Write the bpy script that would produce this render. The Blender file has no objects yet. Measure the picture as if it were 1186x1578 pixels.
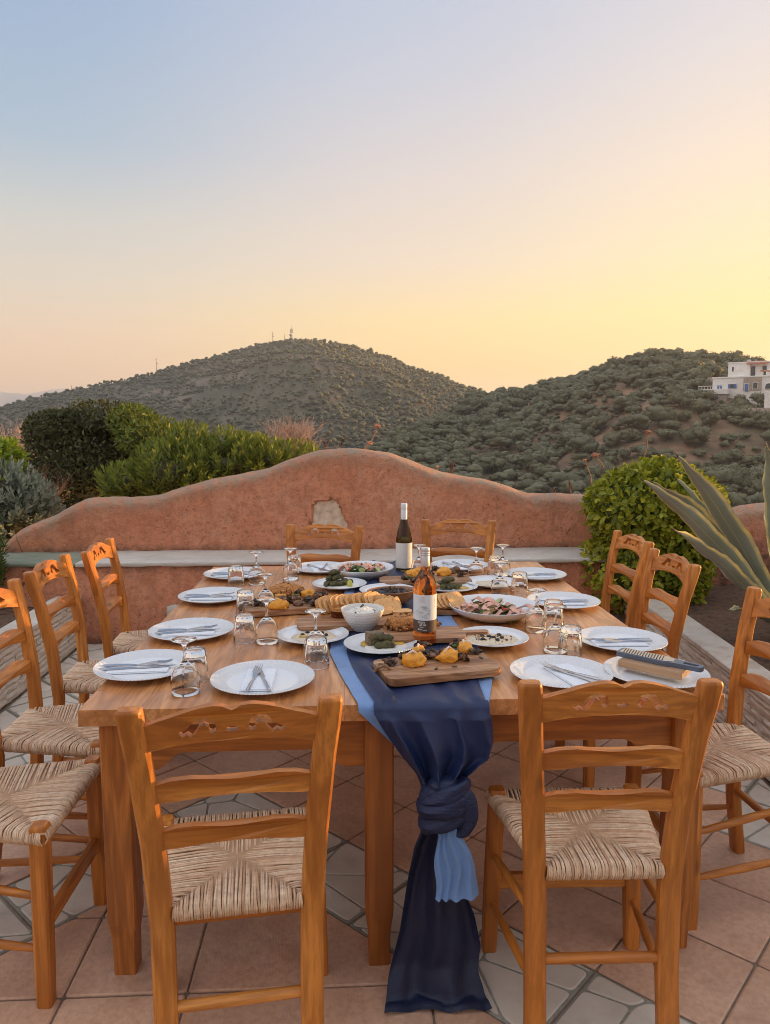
import bpy, bmesh, math, random
import numpy as np
from mathutils import Vector, Matrix, noise
from mathutils.geometry import tessellate_polygon
R = math.radians
random.seed(7)
rnd = random.Random(11)
SC = bpy.context.scene
COL = SC.collection

# ------------------------------------------------------------------ camera
FPX, PCX, PCY, CAMH = 1140.0, 593.0, 789.0, 1.49
PITCH, YAW = math.atan(131.0 / FPX), R(3.0)
_cy, _sy, _cp, _sp = math.cos(YAW), math.sin(YAW), math.cos(PITCH), math.sin(PITCH)
FWD = Vector((_sy * _cp, _cy * _cp, -_sp)); RGT = Vector((_cy, -_sy, 0)); UPV = RGT.cross(FWD)
CAMP = Vector((0, 0, CAMH))
cam = bpy.data.cameras.new('camera'); cam_o = bpy.data.objects.new('camera', cam); COL.objects.link(cam_o)
cam.sensor_fit = 'VERTICAL'; cam.sensor_height = 36.0; cam.lens = FPX / 1578.0 * 36.0
cam.clip_start = 0.05; cam.clip_end = 30000
m = Matrix.Identity(4)
for i in range(3):
    m[i][0], m[i][1], m[i][2], m[i][3] = RGT[i], UPV[i], -FWD[i], CAMP[i]
cam_o.matrix_world = m
SC.camera = cam_o

# ------------------------------------------------------------------ sky and sun
EXPOSURE = 2.0
SUN_AZ, SUN_EL = R(73.0), R(3.2)          # azimuth to the right of +Y (the table's long axis)
world = bpy.data.worlds.new('World'); SC.world = world; world.use_nodes = True
wn, wl = world.node_tree.nodes, world.node_tree.links
wn.clear()
sky = wn.new('ShaderNodeTexSky'); sky.sky_type = 'NISHITA'; sky.sun_disc = False
sky.sun_elevation = SUN_EL; sky.sun_rotation = SUN_AZ
sky.altitude = 100; sky.air_density = 1.0; sky.dust_density = 1.0; sky.ozone_density = 2.0
bg = wn.new('ShaderNodeBackground'); bg.inputs['Strength'].default_value = 0.15
wo = wn.new('ShaderNodeOutputWorld')
def wmath(op, a, b=None):
    nd = wn.new('ShaderNodeMath'); nd.operation = op
    for i, v in enumerate((a, b)):
        if v is None: continue
        if isinstance(v, (int, float)): nd.inputs[i].default_value = v
        else: wl.new(v, nd.inputs[i])
    return nd.outputs[0]
def wramp(fac, stops):
    nd = wn.new('ShaderNodeValToRGB'); e = nd.color_ramp.elements
    while len(e) < len(stops): e.new(.5)
    lin = lambda c: (c if max(c) < 3 else tuple(((x / 255 + .055) / 1.055) ** 2.4 for x in c)) + (1,)
    for i, (el, c) in enumerate(stops): e[i].position = math.sqrt(el / 90.0); e[i].color = lin(c)
    wl.new(fac, nd.inputs[0]); return nd.outputs[0]
def wmix(f, a, b):
    nd = wn.new('ShaderNodeMix'); nd.data_type = 'RGBA'
    for sock, v in ((nd.inputs[0], f), (nd.inputs[6], a), (nd.inputs[7], b)):
        if isinstance(v, (int, float)): sock.default_value = v
        else: wl.new(v, sock)
    return nd.outputs[2]
def wrange(v, a, b):
    nd = wn.new('ShaderNodeMapRange'); nd.interpolation_type = 'SMOOTHSTEP'; wl.new(v, nd.inputs[0])
    nd.inputs[1].default_value = a; nd.inputs[2].default_value = b
    return nd.outputs[0]
tc = wn.new('ShaderNodeTexCoord'); sx = wn.new('ShaderNodeSeparateXYZ'); wl.new(tc.outputs['Generated'], sx.inputs[0])
elev = wmath('SQRT', wmath('MAXIMUM', wmath('DIVIDE', wmath('ARCSINE', sx.outputs[2]), math.pi / 2), 0.0))
hl = wmath('SQRT', wmath('ADD', wmath('ADD', wmath('MULTIPLY', sx.outputs[0], sx.outputs[0]), wmath('MULTIPLY', sx.outputs[1], sx.outputs[1])), 1e-6))
ca = wmath('DIVIDE', wmath('ADD', wmath('MULTIPLY', sx.outputs[0], math.sin(SUN_AZ)), wmath('MULTIPLY', sx.outputs[1], math.cos(SUN_AZ))), hl)
ang = wmath('ARCCOSINE', wmath('MINIMUM', wmath('MAXIMUM', ca, -.9999), .9999))
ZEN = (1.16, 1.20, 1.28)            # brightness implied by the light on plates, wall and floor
r_sun = wramp(elev, [(0, (255, 204, 98)), (4, (255, 212, 106)), (8, (255, 235, 146)), (12, (255, 234, 182)), (17.4, (248, 227, 205)), (24, (228, 220, 220)), (31, (207, 210, 226)), (90, ZEN)])
r_mid = wramp(elev, [(0, (255, 192, 98)), (4, (255, 207, 108)), (8, (255, 225, 156)), (12, (238, 219, 198)), (17.4, (222, 213, 211)), (24, (197, 204, 220)), (31, (180, 197, 223)), (50, (.60, .69, .87)), (90, ZEN)])
r_far = wramp(elev, [(0, (246, 186, 144)), (3, (248, 194, 150)), (7, (236, 207, 178)), (10, (222, 211, 195)), (14, (204, 207, 204)), (19, (164, 190, 212)), (31, (138, 172, 213)), (50, (.48, .60, .82)), (90, ZEN)])
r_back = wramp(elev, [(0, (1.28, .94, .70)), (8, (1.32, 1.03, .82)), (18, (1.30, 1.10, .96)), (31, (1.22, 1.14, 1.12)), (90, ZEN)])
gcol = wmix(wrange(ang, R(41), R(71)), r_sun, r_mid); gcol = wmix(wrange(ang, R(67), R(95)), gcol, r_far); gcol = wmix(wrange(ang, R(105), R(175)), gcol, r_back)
# evening haze colours over a softly compressed Nishita sky
va = wn.new('ShaderNodeVectorMath'); va.operation = 'MULTIPLY_ADD'; va.inputs[1].default_value = (.3,) * 3; va.inputs[2].default_value = (1,) * 3
vd = wn.new('ShaderNodeVectorMath'); vd.operation = 'DIVIDE'
wl.new(sky.outputs[0], va.inputs[0]); wl.new(sky.outputs[0], vd.inputs[0]); wl.new(va.outputs[0], vd.inputs[1])
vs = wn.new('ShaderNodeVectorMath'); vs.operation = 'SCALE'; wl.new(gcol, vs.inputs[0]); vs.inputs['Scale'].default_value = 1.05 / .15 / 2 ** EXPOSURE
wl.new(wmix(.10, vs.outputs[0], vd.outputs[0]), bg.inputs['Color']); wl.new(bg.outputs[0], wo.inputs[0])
sun = bpy.data.lights.new('sun', 'SUN'); sun.energy = 5.0; sun.angle = R(0.6); sun.color = (1.0, 0.56, 0.20)
sun_o = bpy.data.objects.new('sun', sun); COL.objects.link(sun_o)
sd = Vector((math.sin(SUN_AZ) * math.cos(SUN_EL), math.cos(SUN_AZ) * math.cos(SUN_EL), math.sin(SUN_EL)))
sun_o.rotation_euler = sd.to_track_quat('Z', 'Y').to_euler()
SC.view_settings.view_transform = 'Standard'; SC.view_settings.look = 'None'
SC.view_settings.gamma = 1.0; SC.view_settings.use_curve_mapping = False
SC.view_settings.exposure = EXPOSURE
SC.render.engine = 'CYCLES'
SC.cycles.use_denoising = True; SC.cycles.filter_width = 1.0
SC.cycles.max_bounces = 10; SC.cycles.transmission_bounces = 10; SC.cycles.transparent_max_bounces = 16
SC.cycles.volume_bounces = 0; SC.cycles.diffuse_bounces = 3; SC.cycles.glossy_bounces = 3
SC.cycles.sample_clamp_indirect = 6.0

# ------------------------------------------------------------------ places: a point seen at a pixel of the 1186x1578 photograph
def ray(x, y): return RGT * ((x - PCX) / FPX) + UPV * (-(y - PCY) / FPX) + FWD
def onz(x, y, z): d = ray(x, y); return CAMP + d * ((z - CAMH) / d.z)
def ony(x, y, Y): d = ray(x, y); return CAMP + d * (Y / d.y)
TZ = 0.77                                   # table top height
def T(x, y): p = onz(x, y, TZ); return p

# ------------------------------------------------------------------ mesh helpers
class MB:
    def __init__(s): s.v = []; s.f = []; s.mi = []; s.attr = {}
    def add(s, vs, fs, M=None, mi=0):
        o = len(s.v)
        s.v += [tuple(M @ Vector(p)) for p in vs] if M is not None else [tuple(p) for p in vs]
        s.f += [tuple(i + o for i in f) for f in fs]; s.mi += [mi] * len(fs)
        return s
    def box(s, c, d, rot=None, bev=0.0, mi=0, seg=1):
        vs, fs = bevbox(d, bev, seg)
        M = Matrix.Translation(c) @ (rot.to_4x4() if rot is not None else Matrix.Identity(4))
        return s.add(vs, fs, M, mi)
    def tube(s, pts, rad, n=8, cap=True, mi=0, M=None):
        pts = [Vector(p) for p in pts]; k = len(pts)
        if not hasattr(rad, '__len__'): rad = [rad] * k
        vs = []; fs = []; pu = None
        for i in range(k):
            t = (pts[min(i + 1, k - 1)] - pts[max(i - 1, 0)])
            if t.length < 1e-9: t = Vector((0, 0, 1))
            t.normalize()
            if pu is None:
                pu = t.orthogonal().normalized()
            else:
                pu = (pu - t * pu.dot(t))
                pu = pu.normalized() if pu.length > 1e-6 else t.orthogonal().normalized()
            w = t.cross(pu)
            for j in range(n):
                a = 2 * math.pi * j / n
                vs.append(pts[i] + (pu * math.cos(a) + w * math.sin(a)) * rad[i])
        for i in range(k - 1):
            for j in range(n):
                fs.append((i * n + j, i * n + (j + 1) % n, (i + 1) * n + (j + 1) % n, (i + 1) * n + j))
        if cap:
            fs.append(tuple(range(n - 1, -1, -1))); fs.append(tuple((k - 1) * n + j for j in range(n)))
        return s.add(vs, fs, M, mi)
    def lathe(s, prof, n=32, M=None, mi=0):
        vs = []; fs = []; idx = []
        for r, z in prof:
            if r < 1e-6: idx.append([len(vs)]); vs.append((0, 0, z))
            else:
                idx.append(list(range(len(vs), len(vs) + n)))
                vs += [(r * math.cos(2 * math.pi * j / n), r * math.sin(2 * math.pi * j / n), z) for j in range(n)]
        for a, b in zip(idx[:-1], idx[1:]):
            for j in range(n):
                k = (j + 1) % n
                if len(a) == 1 and len(b) == 1: continue
                if len(a) == 1: fs.append((a[0], b[k], b[j]))
                elif len(b) == 1: fs.append((a[j], a[k], b[0]))
                else: fs.append((a[j], a[k], b[k], b[j]))
        return s.add(vs, fs, M, mi)
    def grid(s, P, M=None, mi=0, closeu=False):
        nu = len(P); nv = len(P[0]); vs = [p for r in P for p in r]; fs = []
        for i in range(nu if closeu else nu - 1):
            for j in range(nv - 1):
                k = (i + 1) % nu
                fs.append((i * nv + j, k * nv + j, k * nv + j + 1, i * nv + j + 1))
        return s.add(vs, fs, M, mi)
    def mesh(s, name, mats, smooth=40):
        me = bpy.data.meshes.new(name)
        me.from_pydata(s.v, [], s.f); 
        for mt in (mats if isinstance(mats, (list, tuple)) else [mats]): mt and me.materials.append(mt)
        if any(s.mi): me.polygons.foreach_set('material_index', s.mi)
        for k, (dom, typ, data) in s.attr.items():
            a = me.attributes.new(k, typ, dom)
            a.data.foreach_set('color' if typ.endswith('COLOR') else ('vector' if typ == 'FLOAT_VECTOR' else 'value'), np.asarray(data, dtype=np.float32).ravel())
        finish(me, smooth)
        return me
    def build(s, name, mats, parent=None, smooth=40, loc=None, rz=0.0):
        return link(name, s.mesh(name, mats, smooth), parent, loc, rz)

def finish(me, smooth):
    if smooth:
        me.polygons.foreach_set('use_smooth', [True] * len(me.polygons))
        if smooth < 179: me.set_sharp_from_angle(angle=R(smooth))
    me.update()

def link(name, me, parent=None, loc=None, rz=0.0):
    o = bpy.data.objects.new(name, me); COL.objects.link(o)
    if parent is not None: o.parent = parent
    if loc is not None: o.location = loc
    o.rotation_euler.z = rz
    return o

_bb = {}
def bevbox(d, bev=0.0, seg=1):
    key = (tuple(round(x, 5) for x in d), round(bev, 5), seg)
    if key in _bb: return _bb[key]
    bm = bmesh.new(); bmesh.ops.create_cube(bm, size=1.0)
    bmesh.ops.scale(bm, vec=d, verts=bm.verts)
    if bev > 0: bmesh.ops.bevel(bm, geom=bm.edges[:], offset=min(bev, min(d) * .45), segments=seg, profile=.5, affect='EDGES')
    bm.verts.index_update()
    r = ([v.co[:] for v in bm.verts], [tuple(v.index for v in f.verts) for f in bm.faces]); bm.free()
    _bb[key] = r
    return r

def plate(outer, holes, th, fn, bev=0.0025, rb=None):
    """flat outline (2D) with holes, thickness th, mapped by fn(u, v, w) -> xyz, bevelled"""
    loops = [outer] + list(holes)
    tri = tessellate_polygon([[Vector((p[0], p[1], 0)) for p in L] for L in loops])
    flat = [p for L in loops for p in L]; n = len(flat)
    bm = bmesh.new()
    A = [bm.verts.new(fn(p[0], p[1], 0)) for p in flat]; B = [bm.verts.new(fn(p[0], p[1], th)) for p in flat]
    for t in tri:
        try: bm.faces.new([A[i] for i in t]); bm.faces.new([B[i] for i in reversed(t)])
        except ValueError: pass
    o = 0
    for L in loops:
        k = len(L)
        for i in range(k):
            a, b = o + i, o + (i + 1) % k
            try: bm.faces.new((A[a], A[b], B[b], B[a]))
            except ValueError: pass
        o += k
    bmesh.ops.recalc_face_normals(bm, faces=bm.faces[:])
    if bev:
        es = [e for e in bm.edges if len(e.link_faces) == 2 and e.calc_face_angle(0) > R(50)
              and not (abs((e.verts[0].co - e.verts[1].co).length) < 1e-6)]
        bmesh.ops.bevel(bm, geom=es, offset=bev, segments=1, profile=.5, affect='EDGES', clamp_overlap=True)
    bm.verts.index_update()
    r = ([v.co[:] for v in bm.verts], [tuple(v.index for v in f.verts) for f in bm.faces]); bm.free()
    return r

def empty(name, loc=(0, 0, 0), rz=0.0):
    o = bpy.data.objects.new(name, None); COL.objects.link(o); o.location = loc; o.rotation_euler.z = rz
    o.empty_display_size = .05
    return o
def tag(o, label=None, cat=None, group=None, kind=None):
    if label: o['label'] = label
    if cat: o['category'] = cat
    if group: o['group'] = group
    if kind: o['kind'] = kind
    return o
def dup(root, loc=None, rz=None, label=None, group=None, scale=None):
    r = root.copy(); COL.objects.link(r)
    if loc is not None: r.location = loc
    if rz is not None: r.rotation_euler.z = rz
    if scale is not None: r.scale = scale
    if label: r['label'] = label
    if group: r['group'] = group
    for ch in root.children:
        c = ch.copy(); COL.objects.link(c); c.parent = r
        for g in ch.children:
            d = g.copy(); COL.objects.link(d); d.parent = c
    return r

def lerp(a, b, t): return a + (b - a) * t
def interp(x, xs, ys): return float(np.interp(x, xs, ys))
def smooth01(t): t = max(0., min(1., t)); return t * t * (3 - 2 * t)
def fbm(p, o=4): return noise.fractal(Vector(p), 1.0, 2.0, o)

# ------------------------------------------------------------------ materials
class NT:
    def __init__(s, name):
        s.m = bpy.data.materials.new(name); s.m.use_nodes = True
        s.n, s.l = s.m.node_tree.nodes, s.m.node_tree.links
        s.b = s.n['Principled BSDF']; s.out = s.n['Material Output']
    def node(s, t, **kw):
        nd = s.n.new(t)
        for k, v in kw.items():
            if k in nd.inputs: nd.inputs[k].default_value = v
            else: setattr(nd, k, v)
        return nd
    def link(s, a, b): s.l.new(a, b)
    def coord(s, scale=(1, 1, 1), kind='Object', rand=True):
        tc = s.node('ShaderNodeTexCoord'); mp = s.node('ShaderNodeMapping'); mp.inputs['Scale'].default_value = scale
        s.link(tc.outputs[kind], mp.inputs['Vector'])
        if rand:
            oi = s.node('ShaderNodeObjectInfo'); mu = s.node('ShaderNodeVectorMath', operation='SCALE')
            cb = s.node('ShaderNodeCombineXYZ')
            for k in range(3): s.link(oi.outputs['Random'], cb.inputs[k])
            s.link(cb.outputs[0], mu.inputs[0]); mu.inputs['Scale'].default_value = 37.0
            s.link(mu.outputs[0], mp.inputs['Location'])
        return mp.outputs[0]
    def noise(s, vec, scale, detail=4, rough=.55, dist=0.0):
        nd = s.node('ShaderNodeTexNoise'); s.link(vec, nd.inputs['Vector'])
        nd.inputs['Scale'].default_value = scale; nd.inputs['Detail'].default_value = detail
        nd.inputs['Roughness'].default_value = rough; nd.inputs['Distortion'].default_value = dist
        return nd.outputs['Fac']
    def ramp(s, fac, stops, interp='LINEAR'):
        nd = s.node('ShaderNodeValToRGB'); nd.color_ramp.interpolation = interp
        e = nd.color_ramp.elements
        while len(e) < len(stops): e.new(.5)
        for i, (p, c) in enumerate(stops):
            e[i].position = p; e[i].color = (*c, 1) if not isinstance(c, (int, float)) else (c, c, c, 1)
        s.link(fac, nd.inputs[0]); return nd.outputs[0]
    def mix(s, fac, a, b, mode='MIX'):
        nd = s.node('ShaderNodeMix', data_type='RGBA', blend_type=mode)
        for sock, v in ((nd.inputs[0], fac), (nd.inputs[6], a), (nd.inputs[7], b)):
            if isinstance(v, (int, float)): sock.default_value = v
            elif isinstance(v, tuple): sock.default_value = (*v, 1)
            else: s.link(v, sock)
        return nd.outputs[2]
    def math(s, op, a, b=None):
        nd = s.node('ShaderNodeMath', operation=op)
        for i, v in enumerate((a, b)):
            if v is None: continue
            if isinstance(v, (int, float)): nd.inputs[i].default_value = v
            else: s.link(v, nd.inputs[i])
        return nd.outputs[0]
    def bump(s, h, strength=.3, dist=.01, prev=None):
        nd = s.node('ShaderNodeBump'); s.link(h, nd.inputs['Height'])
        nd.inputs['Strength'].default_value = strength; nd.inputs['Distance'].default_value = dist
        if prev is not None: s.link(prev, nd.inputs['Normal'])
        s.link(nd.outputs[0], s.b.inputs['Normal']); return nd.outputs[0]
    def set(s, **kw):
        for k, v in kw.items():
            k = k.replace('_', ' ')
            sock = s.b.inputs[k]
            if isinstance(v, (int, float)): sock.default_value = v
            elif isinstance(v, tuple): sock.default_value = (*v, 1) if len(v) == 3 else v
            else: s.link(v, sock)
        return s

def plain(name, col, rough=.5, metallic=0., var=.12, bump=0., scale=20., **kw):
    t = NT(name); v = t.coord()
    nz = t.noise(v, scale, 4)
    c2 = tuple(max(0, c * (1 - var * 2)) for c in col); c3 = tuple(min(1, c * (1 + var)) for c in col)
    t.set(Base_Color=t.ramp(nz, [(.3, c2), (.5, col), (.7, c3)]), Roughness=rough, Metallic=metallic, **kw)
    if bump: t.bump(nz, bump, .01)
    return t.m

def wood(name, axis, base, dark, light, rough=.38, coat=.25, knots=True, sc=1.0):
    t = NT(name)
    st = [26 * sc, 26 * sc, 26 * sc]; st[axis] = 1.6 * sc
    lo = [7 * sc, 7 * sc, 7 * sc]; lo[axis] = .8 * sc
    v = t.coord(tuple(st)); w = t.coord(tuple(lo)); u = t.coord((1, 1, 1))
    fine = t.noise(v, 3.0, 6, .65)
    big = t.noise(w, 1.0, 3, .5, .6)
    # growth rings: sine of a distorted field
    ring = t.math('SINE', t.math('MULTIPLY', big, 42.0))
    ring = t.math('ADD', t.math('MULTIPLY', ring, .5), .5)
    c = t.ramp(big, [(.3, dark), (.5, base), (.72, light)])
    c = t.mix(t.ramp(ring, [(.35, 0.0), (1.0, .62)]), c, tuple(x * .66 for x in dark))
    c = t.mix(t.ramp(fine, [(.40, .55), (.58, 0.0)]), c, tuple(x * .62 for x in dark))
    if knots:
        kl = [5.2, 5.2, 5.2]; kl[axis] = 3.0
        vo = t.node('ShaderNodeTexVoronoi'); t.link(t.coord(tuple(kl)), vo.inputs['Vector']); vo.inputs['Scale'].default_value = .9
        kn = t.ramp(vo.outputs['Distance'], [(0.03, 1.0), (.10, 0.0)])
        c = t.mix(t.math('MULTIPLY', kn, .75), c, tuple(x * .28 for x in dark))
    oi = t.node('ShaderNodeObjectInfo'); c = t.mix(t.math('MULTIPLY', oi.outputs['Random'], .30), c, tuple(x * .72 for x in dark))
    
    sc_ = t.noise(u, 34, 6, .75); c = t.mix(t.ramp(sc_, [(.68, 0.), (.76, .4)]), c, light)
    wear = t.noise(u, 9, 5, .6)
    t.set(Base_Color=c, Roughness=t.ramp(wear, [(.3, rough - .1), (.7, rough + .14)]), Coat_Weight=coat, Coat_Roughness=.25)
    t.bump(t.math('ADD', fine, t.math('MULTIPLY', ring, .35)), .14, .004)
    return t.m

CH = dict(base=(.70, .255, .040), dark=(.49, .150, .020), light=(.78, .325, .068))
CHW = dict(rough=.46, coat=.06, **CH)
WOODX = wood('chair_wood_x', 0, **CHW); WOODY = wood('chair_wood_y', 1, **CHW); WOODZ = wood('chair_wood_z', 2, **CHW)
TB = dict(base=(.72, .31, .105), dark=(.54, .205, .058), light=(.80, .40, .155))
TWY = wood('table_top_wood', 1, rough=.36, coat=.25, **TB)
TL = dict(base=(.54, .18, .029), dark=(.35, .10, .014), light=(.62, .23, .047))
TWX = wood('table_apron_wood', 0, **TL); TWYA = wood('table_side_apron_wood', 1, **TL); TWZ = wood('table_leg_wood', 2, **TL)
# ================================================================== PATIO FLOOR
def mat_terracotta():
    t = NT('terracotta_tile'); v = t.coord((1, 1, 1), rand=True)
    oi = t.node('ShaderNodeObjectInfo')
    a = t.noise(v, 5, 5, .6); f = t.noise(v, 60, 4, .6)
    st = t.noise(t.coord((220, 30, 30)), 1.0, 3, .6)
    c = t.ramp(a, [(.3, (.58, .325, .20)), (.5, (.68, .40, .255)), (.7, (.75, .48, .325))])
    c = t.mix(t.math('MULTIPLY', oi.outputs['Random'], .35), c, (.66, .42, .285))
    c = t.mix(t.ramp(f, [(.35, .35), (.6, 0.)]), c, (.36, .18, .105))
    ge = t.node('ShaderNodeNewGeometry'); dirt = t.noise(ge.outputs['Position'], 2.2, 6, .65); c = t.mix(t.ramp(dirt, [(.34, .5), (.52, 0.)]), c, (.30, .17, .11)); c = t.mix(t.ramp(t.noise(ge.outputs['Position'], 7., 6, .7), [(.60, 0.), (.75, .4)]), c, (.72, .52, .40))
    t.set(Base_Color=c, Roughness=t.ramp(a, [(.3, .42), (.7, .62)]))
    t.bump(t.math('ADD', t.math('MULTIPLY', st, .8), f), .35, .004)
    return t.m
def mat_creamstone():
    t = NT('cream_paving_stone'); v = t.coord((1, 1, 1))
    oi = t.node('ShaderNodeObjectInfo')
    a = t.noise(v, 9, 5, .6); f = t.noise(v, 70, 5, .65)
    c = t.ramp(a, [(.3, (.52, .455, .375)), (.5, (.63, .56, .465)), (.7, (.70, .63, .54))])
    c = t.mix(t.math('MULTIPLY', oi.outputs['Random'], .5), c, (.58, .48, .385))
    t.set(Base_Color=c, Roughness=.62); t.bump(f, .35, .004)
    return t.m
M_TERRA, M_CREAM = mat_terracotta(), mat_creamstone()
M_GROUT = plain('dark_grout', (.22, .155, .11), .85, bump=.4, scale=60)
M_GROUT2 = plain('pale_tile_grout', (.30, .29, .235), .85, bump=.4, scale=60)

floor = MB().box((0.2, 2.9, -.036), (5.0, 6.0, .06)).build('patio_floor', M_GROUT); tag(floor, kind='structure')

PT = .322; S2 = math.sqrt(2)
U0, V0 = 1.469, .83
VB = V0 + 4 * PT                                           # the two inner edges of the cream bands
def clip(poly, a, b, c):                                    # keep a*x+b*y <= c
    out = []
    for i in range(len(poly)):
        p, q = poly[i], poly[(i + 1) % len(poly)]
        dp, dq = a * p[0] + b * p[1] - c, a * q[0] + b * q[1] - c
        if dp <= 0: out.append(p)
        if (dp < 0 < dq) or (dq < 0 < dp):
            t = dp / (dp - dq); out.append((p[0] + (q[0] - p[0]) * t, p[1] + (q[1] - p[1]) * t))
    return out
def area(poly): return abs(sum(poly[i][0] * poly[(i + 1) % len(poly)][1] - poly[(i + 1) % len(poly)][0] * poly[i][1] for i in range(len(poly)))) / 2
def inset(poly, d):
    a = sum(poly[i][0] * poly[(i + 1) % len(poly)][1] - poly[(i + 1) % len(poly)][0] * poly[i][1] for i in range(len(poly)))
    if a < 0: poly = poly[::-1]
    out = list(poly); n = len(poly)
    for i in range(n):
        p, q = poly[i], poly[(i + 1) % n]; ex, ey = q[0] - p[0], q[1] - p[1]; L = math.hypot(ex, ey)
        if L < 1e-6: continue
        nx, ny = ey / L, -ex / L
        out = clip(out, nx, ny, nx * p[0] + ny * p[1] - d)
        if len(out) < 3: return []
    return out
def rounded(poly, r, k=3):
    out = []; n = len(poly)
    for i in range(n):
        p0, p, p2 = Vector(poly[i - 1]), Vector(poly[i]), Vector(poly[(i + 1) % n])
        a = (p0 - p); b = (p2 - p); ra = min(r, a.length * .45); rb = min(r, b.length * .45)
        if a.length < 1e-5 or b.length < 1e-5: continue
        A, B = p + a.normalized() * ra, p + b.normalized() * rb
        for j in range(k):
            t = j / (k - 1); out.append(tuple(A * (1 - t) ** 2 + p * 2 * t * (1 - t) + B * t * t))
    return out
def slab(poly, z0, z1, bev=.003):
    """low slab with a bevelled top rim"""
    inn = inset(poly, bev); 
    if len(inn) < 3 or len(inn) != len(poly): inn = [(lerp(p[0], sum(q[0] for q in poly) / len(poly), .02), lerp(p[1], sum(q[1] for q in poly) / len(poly), .02)) for p in poly]
    a = sum(poly[i][0] * poly[(i + 1) % len(poly)][1] - poly[(i + 1) % len(poly)][0] * poly[i][1] for i in range(len(poly)))
    if a < 0: poly = poly[::-1]; 
    b = sum(inn[i][0] * inn[(i + 1) % len(inn)][1] - inn[(i + 1) % len(inn)][0] * inn[i][1] for i in range(len(inn)))
    if b < 0: inn = inn[::-1]
    # match start of loops
    k = min(range(len(inn)), key=lambda i: (inn[i][0] - poly[0][0]) ** 2 + (inn[i][1] - poly[0][1]) ** 2)
    inn = inn[k:] + inn[:k]; n = len(poly)
    vs = [(x, y, z0) for x, y in poly] + [(x, y, z1 - bev * .6) for x, y in poly] + [(x, y, z1) for x, y in inn]
    fs = []
    for i in range(n):
        j = (i + 1) % n
        fs += [(i, j, n + j, n + i), (n + i, n + j, 2 * n + j, 2 * n + i)]
    fs.append(tuple(range(2 * n, 3 * n)))
    return vs, fs
def uv2xy(u, v): return ((u - v) / S2, (u + v) / S2)
REGX0, REGX1, REGY0, REGY1 = -1.83, 2.0, .9, 5.08
def place_tile(poly, cream, seed):
    poly = clip(poly, 1, -.09, 1.77 - .09 * 2.87 - .006); poly = clip(poly, -1, 0, 1.825)
    poly = clip(poly, 0, 1, REGY1); poly = clip(poly, 0, -1, -REGY0)
    if len(poly) < 3 or area(poly) < .002: return
    q = inset(poly, .0032)
    if len(q) < 3: return
    cx = sum(p[0] for p in q) / len(q); cy = sum(p[1] for p in q) / len(q)
    loc = [(p[0] - cx, p[1] - cy) for p in q]
    rr = random.Random(seed)
    if not cream:
        vs, fs = slab(rounded(loc, .006, 2), -.008, .0 + rr.uniform(-.0008, .0008), .005)
        o = MB().add(vs, fs).build('floor_tile', M_TERRA, floor, 30, (cx, cy, 0))
        return
    vs, fs = slab(rounded(loc, .004, 2), -.008, -.004, .002)
    o = MB().add(vs, fs).build('floor_tile', M_GROUT2, floor, 30, (cx, cy, 0))
    # the moulded irregular stones of the cream tile
    ext = max(max(abs(p[0]), abs(p[1])) for p in loc)
    n = max(3, int(7 * area(loc) / (PT * PT)))
    pts = []; tries = 0
    while len(pts) < n and tries < 400:
        tries += 1
        p = (rr.uniform(-ext, ext), rr.uniform(-ext, ext))
        if all((p[0] - a) ** 2 + (p[1] - b) ** 2 > .0075 for a, b in pts): pts.append(p)
    for i, p in enumerate(pts):
        c = list(inset(loc, .004))
        for j, r in enumerate(pts):
            if i == j or len(c) < 3: continue
            nx, ny = r[0] - p[0], r[1] - p[1]
            c = clip(c, nx, ny, (r[0] ** 2 + r[1] ** 2 - p[0] ** 2 - p[1] ** 2) / 2)
        if len(c) < 3 or area(c) < .0008: continue
        c = inset(c, .0035)
        if len(c) < 3 or area(c) < .0006: continue
        c = rounded(c, .018, 4)
        if len(c) < 5: continue
        vs, fs = slab(c, -.006, rr.uniform(-.0008, .0006), .004)
        MB().add(vs, fs).build('paving_stone', M_CREAM, o, 30)
sd_ = 0
for iu in range(-6, 16):
    for iv in range(-12, 16):
        u, v = U0 + iu * PT, V0 + iv * PT
        poly = [uv2xy(*q) for q in ((u, v), (u + PT, v), (u + PT, v + PT), (u, v + PT))]
        cx, cy = uv2xy(u + PT / 2, v + PT / 2)
        if iu < 0 and v + PT / 2 < VB: continue              # inside the axis-aligned field
        if not (-2.3 < cx < 2.3 and .7 < cy < 5.4): continue
        band = (iu == 0 and v + PT / 2 < VB + PT) or (abs(v - VB) < .01 and iu <= 0)
        rim = cx > 1.50 + .05 * (cy - 2.8) or cx < -1.32
        sd_ += 1
        place_tile(poly, band or rim, sd_)
for ix in range(-8, 7):
    for iy in range(-4, 4):
        x, y = -.43 + ix * PT, 1.83 + iy * PT
        poly = [(x, y), (x + PT, y), (x + PT, y + PT), (x, y + PT)]
        poly = clip(poly, 1 / S2, 1 / S2, U0); 
        if len(poly) >= 3: poly = clip(poly, -1 / S2, 1 / S2, VB)
        if len(poly) < 3: continue
        sd_ += 1
        place_tile(poly, False, sd_)

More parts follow.
